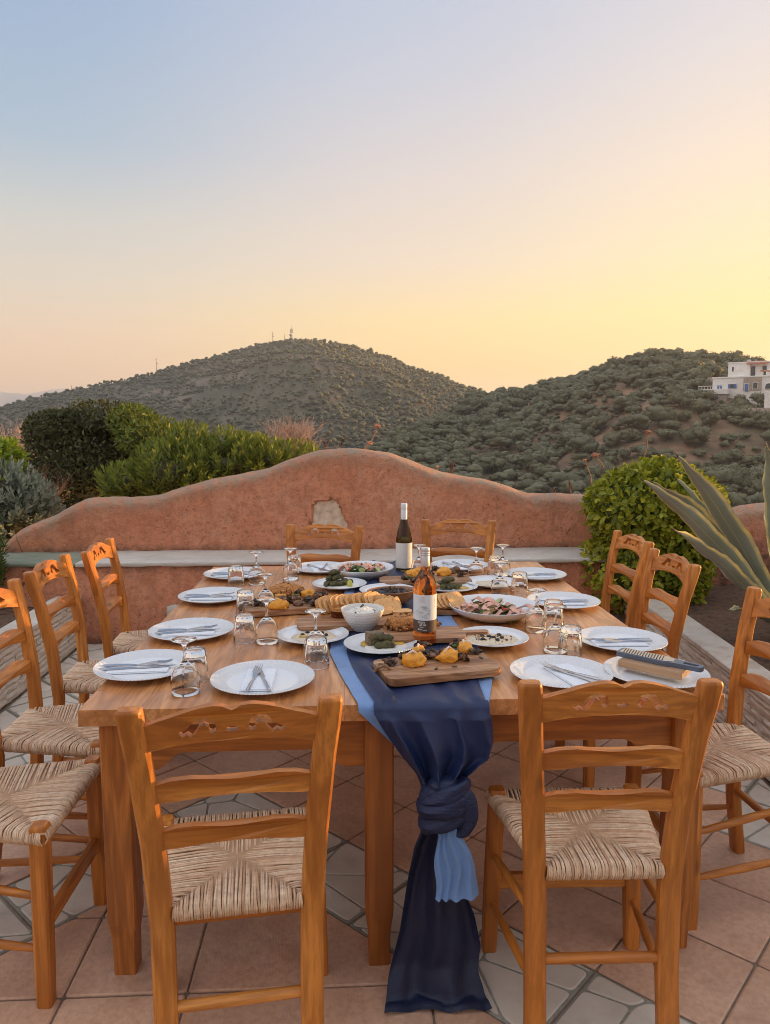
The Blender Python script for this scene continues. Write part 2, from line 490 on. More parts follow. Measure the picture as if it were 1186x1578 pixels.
# ================================================================== ADOBE WALL AND BENCH
def mat_plaster():
    t = NT('orange_plaster'); v = t.coord((1, 1, 1), rand=False)
    a = t.noise(v, 1.6, 6, .6); b = t.noise(v, 9, 6, .65); f = t.noise(v, 95, 5, .72); g = t.noise(v, 180, 3, .6)
    c = t.ramp(a, [(.28, (.68, .255, .13)), (.5, (.80, .33, .18)), (.72, (.85, .41, .25))])
    c = t.mix(t.ramp(b, [(.36, .5), (.55, 0.)]), c, (.56, .205, .105))
    mid = t.noise(v, 28, 5, .7)
    c = t.mix(t.ramp(mid, [(.35, .55), (.5, 0.)]), c, (.44, .165, .085))
    c = t.mix(t.ramp(mid, [(.55, 0.), (.72, .40)]), c, (.82, .44, .28))
    # pits and dark specks, clustered
    pit = t.math('MULTIPLY', t.ramp(f, [(.34, 1.), (.40, 0.)]), t.ramp(t.noise(v, 3.4, 4), [(.36, 0.15), (.56, .95)]))
    c = t.mix(pit, c, (.13, .065, .04))
    sp2 = t.math('MULTIPLY', t.ramp(t.noise(v, 42, 4, .75), [(.30, 1.), (.37, 0.)]), t.ramp(a, [(.42, 1.), (.55, .25)]))
    c = t.mix(sp2, c, (.17, .085, .05))
    c = t.mix(t.ramp(t.noise(v, 4.2, 5, .65), [(.58, 0.), (.74, .5)]), c, (.70, .42, .29))
    st = t.noise(t.coord((7, 7, .9), rand=False), 1.5, 5, .65)
    c = t.mix(t.ramp(st, [(.55, 0.), (.75, .45)]), c, (.40, .17, .10))
    # long cracks near the left end of the wall
    vo = t.node('ShaderNodeTexVoronoi', feature='DISTANCE_TO_EDGE'); t.link(v, vo.inputs['Vector']); vo.inputs['Scale'].default_value = 4.2
    sx_ = t.node('ShaderNodeSeparateXYZ'); t.link(v, sx_.inputs[0])
    ck = t.math('MULTIPLY', t.ramp(vo.outputs['Distance'], [(.008, 1.), (.022, 0.)]), t.ramp(t.math('ADD', t.math('MULTIPLY', sx_.outputs[0], -1.), t.math('MULTIPLY', b, .5)), [(.0, 0.), (1., 0.)]) if False else t.math('LESS_THAN', t.math('ADD', sx_.outputs[0], t.math('MULTIPLY', a, .9)), -1.78))
    c = t.mix(t.math('MULTIPLY', ck, .8), c, (.15, .07, .04))
    # grey lichen and weathering along the crest (follows the wall's own edge)
    at = t.node('ShaderNodeAttribute', attribute_name='crest')
    li = t.math('MULTIPLY', at.outputs['Fac'], t.ramp(t.noise(v, 14, 6, .7), [(.36, 0.15), (.6, 1.)]))
    c = t.mix(t.math('MULTIPLY', li, .95), c, (.42, .33, .24))
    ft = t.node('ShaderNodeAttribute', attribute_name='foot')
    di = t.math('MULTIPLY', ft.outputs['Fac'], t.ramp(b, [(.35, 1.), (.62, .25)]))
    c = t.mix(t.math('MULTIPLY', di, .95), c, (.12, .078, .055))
    t.set(Base_Color=c, Roughness=.92)
    n1 = t.bump(t.math('SUBTRACT', t.math('ADD', t.math('ADD', b, t.math('MULTIPLY', mid, .6)), t.math('MULTIPLY', g, .3)), t.math('ADD', t.math('MULTIPLY', pit, .5), t.math('MULTIPLY', sp2, .6))), .9, .03)
    return t.m
M_PLASTER = mat_plaster()
def mat_concrete(name, a, b, c):
    t = NT(name); v = t.coord((1, 1, 1), rand=False)
    n1 = t.noise(v, 3, 6, .65); n2 = t.noise(t.coord((10, 60, 60), rand=False), 1.2, 4, .6); n3 = t.noise(v, 90, 4, .6)
    col = t.ramp(n1, [(.3, a), (.5, b), (.72, c)])
    col = t.mix(t.ramp(n2, [(.4, .45), (.6, 0.)]), col, a)
    t.set(Base_Color=col, Roughness=.85); t.bump(t.math('ADD', n2, n3), .4, .006)
    return t.m
M_CONC = mat_concrete('bench_concrete', (.44, .395, .34), (.60, .55, .485), (.68, .635, .57))
M_MOSSY = mat_concrete('mossy_concrete', (.16, .19, .13), (.26, .28, .21), (.36, .36, .28))
M_NICHE = plain('pale_rough_render', (.72, .56, .41), .9, bump=.9, scale=22)

WY = 5.57
PROF = [(-2.62, .55), (-2.545, .629), (-2.469, .716), (-2.324, .787), (-2.205, .825), (-2.083, .905), (-1.963, .955), (-1.80, .963), (-1.608, .963), (-1.417, .976), (-1.176, 1.058), (-.935, 1.12), (-.742, 1.153), (-.597, 1.182), (-.403, 1.263), (-.209, 1.316), (.058, 1.33), (.326, 1.301), (.522, 1.227), (.72, 1.148), (.918, 1.113), (1.118, 1.083), (1.269, 1.028), (1.395, .977), (1.672, .971), (1.885, .955), (2.4, .86), (2.984, .792), (3.11, .863), (3.295, .887), (3.8, .93), (4.6, .9)]
px_, pz_ = [p[0] for p in PROF], [p[1] for p in PROF]
def wall_top(x):
    return sum(interp(x + d, px_, pz_) for d in (-.05, -.025, 0, .025, .05)) / 5
NICHE = [(-.274, .715), (-.252, .90), (-.225, .93), (-.10, .952), (-.065, .93), (.021, .735), (.015, .70), (-.26, .70)]
def in_poly(x, y, P):
    c = False
    for i in range(len(P)):
        x1, y1 = P[i]; x2, y2 = P[i - 1]
        if (y1 > y) != (y2 > y) and x < (x2 - x1) * (y - y1) / (y2 - y1) + x1: c = not c
    return c
def dist_poly(x, y, P):
    d = 9.
    for i in range(len(P)):
        a, b = Vector(P[i]), Vector(P[i - 1]); p = Vector((x, y)); ab = b - a
        t = max(0, min(1, (p - a).dot(ab) / ab.dot(ab))); d = min(d, (p - a - ab * t).length)
    return d
def build_wall():
    mb = MB(); crest = []; foot = []
    xs = np.arange(-2.62, 4.6, .022); TH = .26; RR = .06
    P = []
    for x in xs:
        x = float(x); zt = wall_top(x); col = []
        z0 = -.05 if x > 2.1 else .50
        nz = 34
        for k in range(nz + 1):
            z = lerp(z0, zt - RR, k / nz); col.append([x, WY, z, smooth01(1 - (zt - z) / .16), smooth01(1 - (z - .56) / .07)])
        for k in range(1, 10):
            a = math.pi * k / 10
            col.append([x, WY + TH / 2 - TH / 2 * math.cos(a), zt - RR + RR * math.sin(a), 1., 0.])
        for k in range(8):
            z = lerp(zt - RR, -.2, k / 7); col.append([x, WY + TH, z, .5, 0.])
        row = []
        for q in col:
            n = fbm((q[0] * 2.2, q[1] * 2.2, q[2] * 2.2), 5) * .012 + fbm((q[0] * 9, q[1] * 9, q[2] * 9), 3) * .004
            back = 0
            if q[1] < WY + .01:
                if in_poly(q[0], q[2], NICHE): back = .03
                else: back = -.012 * max(0, 1 - dist_poly(q[0], q[2], NICHE) / .03) if -.4 < q[0] < .15 else 0
                n = -abs(n) * .2 + n * .8
            row.append((q[0], q[1] + n + back, q[2] + n * (1 if q[3] > .4 else 0)))
            crest.append(q[3]); foot.append(q[4])
        P.append(row)
    mb.grid([r for r in P])
    # left end cap
    n = len(P[0]); mb.f.append(tuple(range(n))); mb.mi.append(0)
    # unseen wall stretch added on the right to keep low sun off lower parts
    P2 = []
    for y in np.arange(5.9, -2.0, -.05):
        y = float(y); zt = .90 + .03 * math.sin(y * 1.3); row = []
        sec = [(4.5, lerp(-.05, zt - RR, k / 10)) for k in range(11)] + [(4.63 - .13 * math.cos(math.pi * k / 8), zt - RR + RR * math.sin(math.pi * k / 8)) for k in range(1, 8)] + [(4.76, lerp(zt - RR, -.2, k / 4)) for k in range(5)]
        for x, z in sec:
            n = fbm((x * 2.2, y * 2.2, z * 2.2), 4) * .012; row.append((x + n, y, z + n * .5)); crest.append(smooth01(1 - (zt - z) / .16)); foot.append(0.)
        P2.append(row)
    w = empty('adobe_wall', (0, 0, 0)); tag(w, 'curved orange plaster wall with wavy grey crest behind the table', 'wall')
    mb.grid(P2); mb.attr['crest'] = ('POINT', 'FLOAT', crest); mb.attr['foot'] = ('POINT', 'FLOAT', foot)
    mb.f = [tuple(reversed(f)) for f in mb.f]
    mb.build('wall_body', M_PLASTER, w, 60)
    # pale rough patch set in the wall
    nm = MB(); G = []
    for i in range(26):
        r = []
        for j in range(26):
            x = lerp(-.285, .03, i / 25); z = lerp(.69, .965, j / 25)
            y = WY + .02 + fbm((x * 14, 3, z * 14), 5) * .014
            if not in_poly(x, z, NICHE): y = WY + .05
            r.append((x, y, z))
        G.append(r)
    nm.grid(G); nm.build('stone_patch', M_NICHE, w, 40)
    return w
wall = build_wall()

def rough_box(x0, x1, y0, y1, z0, z1, step=.04, amp=.006, rad=.02, seed=0):
    """box with rounded upper edges and uneven faces, as a bmesh grid"""
    bm = bmesh.new()
    bmesh.ops.create_cube(bm, size=1.0)
    bmesh.ops.scale(bm, vec=(x1 - x0, y1 - y0, z1 - z0), verts=bm.verts)
    bmesh.ops.translate(bm, vec=((x0 + x1) / 2, (y0 + y1) / 2, (z0 + z1) / 2), verts=bm.verts)
    bmesh.ops.bevel(bm, geom=bm.edges[:], offset=rad, segments=2, profile=.5, affect='EDGES')
    for ax, L in ((0, x1 - x0), (1, y1 - y0), (2, z1 - z0)):
        n = int(L / step); lo = (x0, y0, z0)[ax]
        for k in range(1, n):
            co = [0, 0, 0]; co[ax] = lo + L * k / n; no = [0, 0, 0]; no[ax] = 1
            bmesh.ops.bisect_plane(bm, geom=bm.verts[:] + bm.edges[:] + bm.faces[:], plane_co=co, plane_no=no)
    bm.normal_update()
    for v in bm.verts:
        d = fbm((v.co.x * 6 + seed, v.co.y * 6, v.co.z * 6), 4) * amp
        v.co += v.normal * d
    bm.verts.index_update()
    r = ([v.co[:] for v in bm.verts], [tuple(v.index for v in f.verts) for f in bm.faces]); bm.free()
    return r
bench = empty('wall_bench', (0, 0, 0)); tag(bench, 'low built-in bench with grey concrete top along the orange wall', 'bench')
vs, fs = rough_box(-2.7, 2.03, 5.11, 5.60, -.02, .545, .06, .010, .015)
mb = MB().add(vs, fs)
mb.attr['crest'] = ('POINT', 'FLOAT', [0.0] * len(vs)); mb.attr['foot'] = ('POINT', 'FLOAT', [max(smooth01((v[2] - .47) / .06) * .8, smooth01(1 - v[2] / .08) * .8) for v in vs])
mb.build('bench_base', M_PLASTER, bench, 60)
vs, fs = rough_box(-1.86, 2.05, 5.085, 5.585, .535, .567, .08, .006, .010, 5)
MB().add(vs, fs).build('bench_top', M_CONC, bench, 60)
vs, fs = rough_box(-2.7, -1.864, 5.10, 5.585, .535, .563, .08, .008, .010, 9)
MB().add(vs, fs).build('mossy_slab', M_MOSSY, bench, 60)
# grey stone poking out of the bench front, low on the left
st = MB(); v2, f2 = rough_box(-.09, .09, -.03, .03, -.08, .08, .03, .03, .03, 3)
st.add(v2, f2).build('exposed_stone', M_CONC, bench, 60, (-1.16, 5.095, .18))

# ================================================================== STONE-CLAD PLANTERS
def mat_ledger():
    t = NT('split_ledger_stone'); v = t.coord((1, 1, 1))
    oi = t.node('ShaderNodeObjectInfo')
    s = t.noise(t.coord((9, 9, 50)), 1.0, 5, .6); f = t.noise(v, 45, 5, .6)
    c = t.ramp(s, [(.3, (.46, .385, .305)), (.5, (.58, .50, .41)), (.7, (.68, .61, .52))])
    c = t.mix(t.math('MULTIPLY', oi.outputs['Random'], .6), c, (.60, .52, .43))
    t.set(Base_Color=c, Roughness=.8); t.bump(t.math('ADD', s, f), .5, .008)
    return t.m
def mat_travertine():
    t = NT('travertine_coping'); v = t.coord((1, 1, 1))
    a = t.noise(v, 6, 6, .65, .6); f = t.noise(v, 50, 5, .6)
    c = t.ramp(a, [(.3, (.40, .31, .23)), (.45, (.55, .48, .40)), (.7, (.63, .58, .51))])
    c = t.mix(t.ramp(f, [(.3, .5), (.42, 0.)]), c, (.36, .27, .20))
    t.set(Base_Color=c, Roughness=.55); t.bump(f, .25, .004)
    return t.m
M_LEDGER, M_TRAV = mat_ledger(), mat_travertine()
M_SOIL = plain('dry_brown_soil', (.115, .062, .036), .95, var=.3, bump=1.0, scale=30)
M_BLOCK = plain('planter_block', (.30, .26, .21), .9)

def ledger_piece(L, h, rr):
    """one strip of split stone with a broken face (face toward -X locally, length along Y)"""
    n = max(3, int(L / .035)); k = 3; P = []
    for i in range(n + 1):
        row = []
        for j in range(k + 1):
            y = L * i / n; z = h * j / k
            e = 0 if 0 < i < n and 0 < j < k else .006
            row.append((e - rr.uniform(0, .011), y, z))
        P.append(row)
    vs = [p for r in P for p in r]; fs = []; w = k + 1
    for i in range(n):
        for j in range(k): fs.append((i * w + j, (i + 1) * w + j, (i + 1) * w + j + 1, i * w + j + 1))
    o = len(vs); loop = [i * w for i in range(n + 1)] + [n * w + j for j in range(1, k + 1)] + [i * w + k for i in range(n - 1, -1, -1)] + [j for j in range(k - 1, 0, -1)]
    b = []
    for i in loop: b.append(len(vs)); vs.append((.03, vs[i][1], vs[i][2]))
    m = len(loop)
    for i in range(m): fs.append((loop[(i + 1) % m], loop[i], b[i], b[(i + 1) % m]))
    return vs, fs
def planter(name, label, origin, ang, length, mirror, top):
    """low wall whose clad face runs along local +Y; mirror flips it to face +X"""
    root = empty(name, origin, ang); tag(root, label, 'planter')
    rr = random.Random(int(length * 100) + mirror)
    sgn = -1 if mirror else 1
    wd = .16
    def fl(vs): return [(sgn * x, y, z) for x, y, z in vs]
    def ff(fs): return [tuple(reversed(f)) for f in fs] if mirror else fs
    vs, fs = bevbox((wd - .03, length, top - .03), .004)
    MB().add(fl([(x + wd / 2 + .02, y + length / 2, z + (top - .03) / 2 - .005) for x, y, z in vs]), ff(fs)).build('planter_core', M_BLOCK, root)
    z = .004; row = 0
    while z < top - .034:
        h = rr.choice((.03, .042, .05, .036)); h = min(h, top - .032 - z)
        if h < .012: break
        y = -rr.uniform(0, .2)
        while y < length:
            L = rr.uniform(.13, .34); a, b = max(0, y), min(length, y + L)
            if b - a > .03:
                vs, fs = ledger_piece(b - a - .002, h - .0015, rr)
                MB().add(fl([(x + rr.uniform(0, .002), yy + a, zz + z) for x, yy, zz in vs]), ff(fs)).build('cladding_stone', M_LEDGER, root, 20)
            y += L
        z += h
    y = 0
    while y < length - .01:
        L = min(.60, length - y)
        MB().box((sgn * (wd / 2 - .004), y + L / 2, top - .013), (wd + .012, L - .003, .026), bev=.003).build('coping_slab', M_TRAV, root, 30)
        y += L
    return root
RPA = math.atan(.09)
planter('stone_planter', 'low stone-clad planter wall with pale coping on the right', (1.77 - .09 * 1.37, 1.5, 0), -RPA, 3.58, False, .36)
planter('stone_planter', 'low stone-clad planter wall behind the left chairs', (-1.83, 1.2, 0), 0, 3.88, True, .34)

# soil inside the planters
def soil(name, x0, x1, y0, y1, z, label, amp=.03, slope=None):
    G = []
    nx, ny = int((x1 - x0) / .06), int((y1 - y0) / .06)
    for i in range(nx + 1):
        r = []
        for j in range(ny + 1):
            x, y = lerp(x0, x1, i / nx), lerp(y0, y1, j / ny)
            r.append((x, y, z + (slope(x, y) if slope else 0) + fbm((x * 3, y * 3, 0), 5) * amp + fbm((x * 14, y * 14, 2), 3) * amp * .4))
        G.append(r)
    o = MB().grid(G).build(name, M_SOIL, None, 70); tag(o, kind='structure'); return o
soil('planter_soil', 1.86, 4.6, 1.5, 5.58, .27, '', .03, lambda x, y: -.1 * smooth01((2.02 + (y - 3.9) * .09 - x) / .1))
soil('planter_soil', -4.2, -1.95, 1.2, 5.15, .27, '', .03)
# ================================================================== TABLES
def foot_leg(w, h, seed=0):
    """square leg with small chamfers, narrowing below a shoulder"""
    prof = [(0, .74), (.004, .76), (.105, .80), (.150, .96), (.165, 1.0), (h, 1.0)]
    vs = []; fs = []; c = .12
    for z, k in prof:
        a = w / 2 * k; b = a * (1 - c)
        vs += [(a, b, z), (b, a, z), (-b, a, z), (-a, b, z), (-a, -b, z), (-b, -a, z), (b, -a, z), (a, -b, z)]
    n = 8
    for i in range(len(prof) - 1):
        for j in range(n): fs.append((i * n + j, i * n + (j + 1) % n, (i + 1) * n + (j + 1) % n, (i + 1) * n + j))
    fs.append(tuple(range(n - 1, -1, -1))); fs.append(tuple((len(prof) - 1) * n + j for j in range(n)))
    return vs, fs
def apron_outline(L, top, mid, low):
    pts = [(-L / 2, top), (-L / 2, low)]
    e = .085
    pts += [(-L / 2 + .05, low)]
    for k in range(7): t = k / 6; pts.append((-L / 2 + .05 + e * t, lerp(low, mid, smooth01(t))))
    for k in range(7): t = k / 6; pts.append((L / 2 - .05 - e * (1 - t), lerp(mid, low, smooth01(t))))
    pts += [(L / 2 - .0501 + .0002, low), (L / 2, low), (L / 2, top)]
    return pts
def make_table(label, x0, x1, y0, y1):
    cx, cy = (x0 + x1) / 2, (y0 + y1) / 2; W, L = x1 - x0, y1 - y0
    r = empty('dining_table', (cx, cy, 0)); tag(r, label, 'table', 'dining tables pushed together')
    n = 5; pw = W / n
    for i in range(n):
        MB().box((-W / 2 + pw * (i + .5), 0, TZ - .022), (pw - .0001, L, .044), bev=.0006, seg=1).build('table_plank', TWY, r, 40)
    lx, ly = W / 2 - .078, L / 2 - .07
    for sx in (-1, 1):
        for sy in (-1, 1):
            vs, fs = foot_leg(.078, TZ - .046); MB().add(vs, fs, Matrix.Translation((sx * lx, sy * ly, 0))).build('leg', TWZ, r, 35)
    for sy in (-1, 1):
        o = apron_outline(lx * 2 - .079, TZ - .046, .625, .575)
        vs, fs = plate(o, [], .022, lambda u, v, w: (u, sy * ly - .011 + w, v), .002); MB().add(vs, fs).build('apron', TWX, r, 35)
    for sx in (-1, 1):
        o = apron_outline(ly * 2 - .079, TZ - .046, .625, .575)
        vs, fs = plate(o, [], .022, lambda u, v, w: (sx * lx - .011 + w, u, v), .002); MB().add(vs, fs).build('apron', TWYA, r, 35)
    return r
table_l = make_table('left pine table, standing under the front-left place settings', -.69, .162, 1.86, 3.82)
table_r = make_table('right pine table, its front corner behind the near right chair', .166, 1.02, 1.882, 3.88)

# ================================================================== RUSH-SEAT CHAIRS
def mat_rush():
    t = NT('woven_rush'); 
    at = t.node('ShaderNodeAttribute', attribute_name='tone'); v = t.coord((1, 1, 1))
    f = t.noise(v, 60, 4, .6)
    c = t.ramp(at.outputs['Fac'], [(0., (.54, .31, .18)), (.35, (.72, .48, .305)), (.7, (.80, .58, .39)), (1., (.86, .69, .50))])
    c = t.mix(t.ramp(f, [(.35, .4), (.6, 0.)]), c, (.34, .19, .105))
    t.set(Base_Color=c, Roughness=.7); t.bump(f, .3, .003)
    return t.m
M_RUSH = mat_rush()
M_RUSHIN = plain('rush_underside', (.50, .31, .18), .9)
SZ = .478
def post_y(z):  return interp(z, [0, .2, .42, .62, .80, .92], [-.205, -.178, -.165, -.178, -.208, -.238])
def post_x(z):  return interp(z, [0, .2, .42, .62, .80, .92], [.160, .158, .160, .172, .187, .199])
def make_seat():
    mb = MB(); tone = []
    fl, fr = Vector((-.212, .188)), Vector((.212, .188)); bl, br = Vector((-.139, -.178)), Vector((.139, -.178)); c = Vector((0, .0))
    rr = random.Random(5)
    # solid pad beneath the strands
    o = [(-.207, .183), (.207, .183), (.137, -.172), (-.137, -.172)]
    mb.add([(x, y, SZ - .038) for x, y in o] + [(x, y, SZ - .0075) for x, y in o] + [(0, 0, SZ - .0135)],
           [(0, 1, 2, 3), (0, 4, 5, 1), (1, 5, 6, 2), (2, 6, 7, 3), (3, 7, 4, 0), (4, 8, 5), (5, 8, 6), (6, 8, 7), (7, 8, 4)], None, 1)
    tone += [.1] * len(mb.v)
    for A, B in ((fl, fr), (br, bl), (fr, br), (bl, fl)):
        e = (B - A); L = e.length; e = e / L; nn = Vector((-e.y, e.x))
        if nn.dot(c - A) < 0: nn = -nn
        ca, cn = (c - A).dot(e), (c - A).dot(nn)
        n = int(L / .0050)
        for k in range(n):
            s = (k + .5 + rr.uniform(-.2, .2)) * L / n
            d = cn * (s / ca) if s < ca else cn * (L - s) / (L - ca)
            d = max(.006, d) + rr.uniform(0, .006)
            P = A + e * s; sh = rr.uniform(-.0025, .0025); r0 = rr.uniform(.0025, .0031); hz = rr.uniform(-.0007, .0009)
            def pt(off, z, sl=0): q = P + nn * off + e * sl; return (q.x, q.y, z)
            sag = -.008 * (d / cn)
            pts = [pt(.022, SZ - .042), pt(-.002, SZ - .040), pt(-.011, SZ - .024 + hz), pt(-.006, SZ - .008 + hz, sh), pt(.008, SZ - .003 + hz, sh),
                   pt(d * .55, SZ - .004 + sag * .5 + hz, sh * 2), pt(d, SZ - .008 + sag, sh * 2.4)]
            if d < .02: pts = pts[:4] + [pts[6]]
            b = len(mb.v)
            mb.tube(pts, [r0 * .8] + [r0] * (len(pts) - 2) + [r0 * .7], 5, True)
            tt = min(1, max(0, rr.gauss(.55, .24))); tone += [tt] * (len(mb.v) - b)
    mb.attr['tone'] = ('POINT', 'FLOAT', tone)
    return mb.mesh('seat', [M_RUSH, M_RUSHIN], 179)
def curve_plate(top, bot, holes, z0, hw, th, bulge, bev=.003):
    N = 40
    up = [(lerp(-hw, hw, i / N), z0 + top(lerp(-1, 1, i / N))) for i in range(N + 1)]
    dn = [(lerp(hw, -hw, i / N), z0 + bot(lerp(1, -1, i / N))) for i in range(N + 1)]
    def fn(u, v, w):
        k = 1 - (u / hw) ** 2
        return (u, post_y(v) - bulge * k + w - th / 2, v)
    return plate(up + dn, holes, th, fn, bev)
def crest_top(s):
    a = abs(s)
    b = interp(a, [0, .035, .10, .22, .38, .55, .62, .80, 1.0], [.074, .0765, .083, .085, .080, .071, .066, .055, .040])
    return b
def crest_bot(s): return interp(abs(s), [0, .3, .6, .85, 1], [.008, .006, -.001, -.012, -.020])
def scroll(sg):
    P = [(.055, .046), (.062, .057), (.078, .062), (.096, .060), (.108, .052), (.118, .044), (.138, .037), (.128, .030), (.118, .034), (.108, .029), (.099, .037), (.092, .046), (.082, .050), (.073, .046), (.071, .038), (.064, .036), (.057, .039)]
    return [(sg * (x * .92 - .020), (z - .046) * 1.40 + .044) for x, z in P]
def make_chair():
    r = empty('ladder_back_chair', (0, 0, 0))
    for s in (-1, 1):
        mb = MB(); ring = []
        zs = [0, .004, .1, .2, .31, .42, .52, .62, .71, .80, .88, .928, .935, .938]
        for z in zs:
            kx, ky = .025, .0175
            if z > .925: f = {.928: 1., .935: .94, .938: .85}[z]; kx *= f; ky *= f
            if z < .002: kx *= .9; ky *= .9
            cx, cy = s * post_x(z), post_y(z); c = .006
            ring.append([(cx + kx, cy + ky - c, z), (cx + kx - c, cy + ky, z), (cx - kx + c, cy + ky, z), (cx - kx, cy + ky - c, z),
                         (cx - kx, cy - ky + c, z), (cx - kx + c, cy - ky, z), (cx + kx - c, cy - ky, z), (cx + kx, cy - ky + c, z)])
        vs = [p for q in ring for p in q]; fs = []
        for i in range(len(ring) - 1):
            for j in range(8): fs.append((i * 8 + j, i * 8 + (j + 1) % 8, (i + 1) * 8 + (j + 1) % 8, (i + 1) * 8 + j))
        fs.append(tuple(range(7, -1, -1))); fs.append(tuple((len(ring) - 1) * 8 + j for j in range(8)))
        mb.add(vs, fs).build('back_post', WOODZ, r, 40)
    for s in (-1, 1):
        mb = MB(); vs = []; fs = []
        for z, k in ((0, .86), (.004, .9), (.10, .97), (.25, 1.), (.473, 1.), (.481, .95), (.485, .85)):
            a = .0215 * k; cx = s * lerp(.207, .192, z / .45); cy = .172; b = a - .005
            vs += [(cx + a, cy + b, z), (cx + b, cy + a, z), (cx - b, cy + a, z), (cx - a, cy + b, z), (cx - a, cy - b, z), (cx - b, cy - a, z), (cx + b, cy - a, z), (cx + a, cy - b, z)]
        for i in range(6):
            for j in range(8): fs.append((i * 8 + j, i * 8 + (j + 1) % 8, (i + 1) * 8 + (j + 1) % 8, (i + 1) * 8 + j))
        fs.append(tuple(range(7, -1, -1))); fs.append(tuple(48 + j for j in range(8)))
        mb.add(vs, fs).build('front_leg', WOODZ, r, 40)
    Z0 = .858
    holes = [[(x, Z0 + z - .004) for x, z in scroll(1)], [(x, Z0 + z - .004) for x, z in reversed(scroll(-1))],
             [(.014 * math.cos(a) * 1.0, Z0 + .033 + .006 * math.sin(a)) for a in [k * math.pi / 5 for k in range(10)]]]
    vs, fs = curve_plate(crest_top, crest_bot, holes, Z0, .180, .020, .018)
    MB().add(vs, fs).build('crest_rail', WOODX, r, 40)
    slt = lambda s: interp(s, [-1, -.75, -.5, -.1, .1, .5, .75, 1], [.010, .024, .029, .024, .024, .029, .024, .010])
    slb = lambda s: interp(s, [-1, -.75, -.4, 0, .4, .75, 1], [-.030, -.026, -.016, -.012, -.016, -.026, -.030])
    for z in (.748, .636):
        vs, fs = curve_plate(slt, slb, [], z, post_x(z) - .012, .018, .016)
        MB().add(vs, fs).build('back_slat', WOODX, r, 40)
    link('seat', make_seat(), r)
    # stretchers
    vs, fs = bevbox((.37, .020, .045), .003); MB().add([(x, y + .172, z + .21) for x, y, z in vs], fs).build('front_stretcher', WOODX, r, 40)
    for s in (-1, 1):
        for zf, zb in ((.29, .335), (.15, .165)):
            a = Vector((s * lerp(.207, .192, zf / .45), .165, zf)); b = Vector((s * post_x(zb), post_y(zb) + .01, zb))
            pts = [a.lerp(b, t) for t in (0, .15, .5, .85, 1)]
            MB().tube(pts, [.008, .0105, .0125, .0105, .008], 10).build('side_stretcher', WOODY, r, 60)
    a, b = Vector((-.16, post_y(.24), .235)), Vector((.16, post_y(.24), .235))
    MB().tube([a.lerp(b, t) for t in (0, .1, .5, .9, 1)], [.010, .0125, .0135, .0125, .010], 10).build('rear_stretcher', WOODX, r, 60)
    # a solid rail under the rush at each edge
    return r
# chairs: centre of the seat, heading (the way the sitter faces, 0 = away from the camera)
chair0 = make_chair()
CHAIRS = [
    ((-.262, 1.690), 7.0, 'pine rush-seat chair in front of the left table, its back to the camera'),
    ((.603, 1.775), -1.5, 'pine rush-seat chair at the right front, beside the navy knot, its back to the camera'),
    ((-.955, 2.02), -91, 'rush-seat chair nearest the camera on the left, only its seat and legs showing'),
    ((-.975, 2.52), -90, 'second chair from the camera on the left side, its back cut by the frame'),
    ((-.985, 3.065), -88, 'third chair from the camera on the left side, whole carved back in orange sunlight'),
    ((-.935, 3.535), -87, 'farthest chair on the left side, nearest the orange bench'),
    ((1.18, 2.23), 93, 'nearest chair on the right side of the table, cut by the right edge'),
    ((1.165, 3.07), 90, 'middle chair on the right side, in front of the pale coping and agave'),
    ((1.22, 3.66), 91, 'farthest chair on the right side, standing before the green hedge'),
    ((-.175, 3.93), 168, 'chair at the far end of the table, below the pale wall patch'),
    ((.625, 4.11), 170, 'chair at the far end of the table, behind the wine bottles'),
]
for i, ((x, y), a, lab) in enumerate(CHAIRS):
    c = chair0 if i == 0 else dup(chair0)
    c.location = (x, y, 0); c.rotation_euler.z = R(a)
    tag(c, lab, 'chair', 'pine rush-seat chairs around the table')
# ================================================================== VEGETATION
def mat_leaf(name, cols, rough=.5, trans=.25, spec=.35):
    t = NT(name)
    at = t.node('ShaderNodeAttribute', attribute_name='tone')
    n = len(cols); c = t.ramp(at.outputs['Fac'], [(i / (n - 1), col) for i, col in enumerate(cols)])
    t.set(Base_Color=c, Roughness=rough); t.b.inputs['Specular IOR Level'].default_value = spec
    tr = t.node('ShaderNodeBsdfTranslucent'); t.link(c, tr.inputs['Color'])
    mx = t.node('ShaderNodeMixShader'); mx.inputs[0].default_value = trans
    t.link(t.b.outputs[0], mx.inputs[1]); t.link(tr.outputs[0], mx.inputs[2]); t.link(mx.outputs[0], t.out.inputs['Surface'])
    return t.m
M_BARK = plain('grey_brown_bark', (.12, .085, .06), .9, var=.3, bump=.8, scale=40)
M_DRY = plain('dry_straw_stalk', (.36, .20, .12), .85, var=.2)

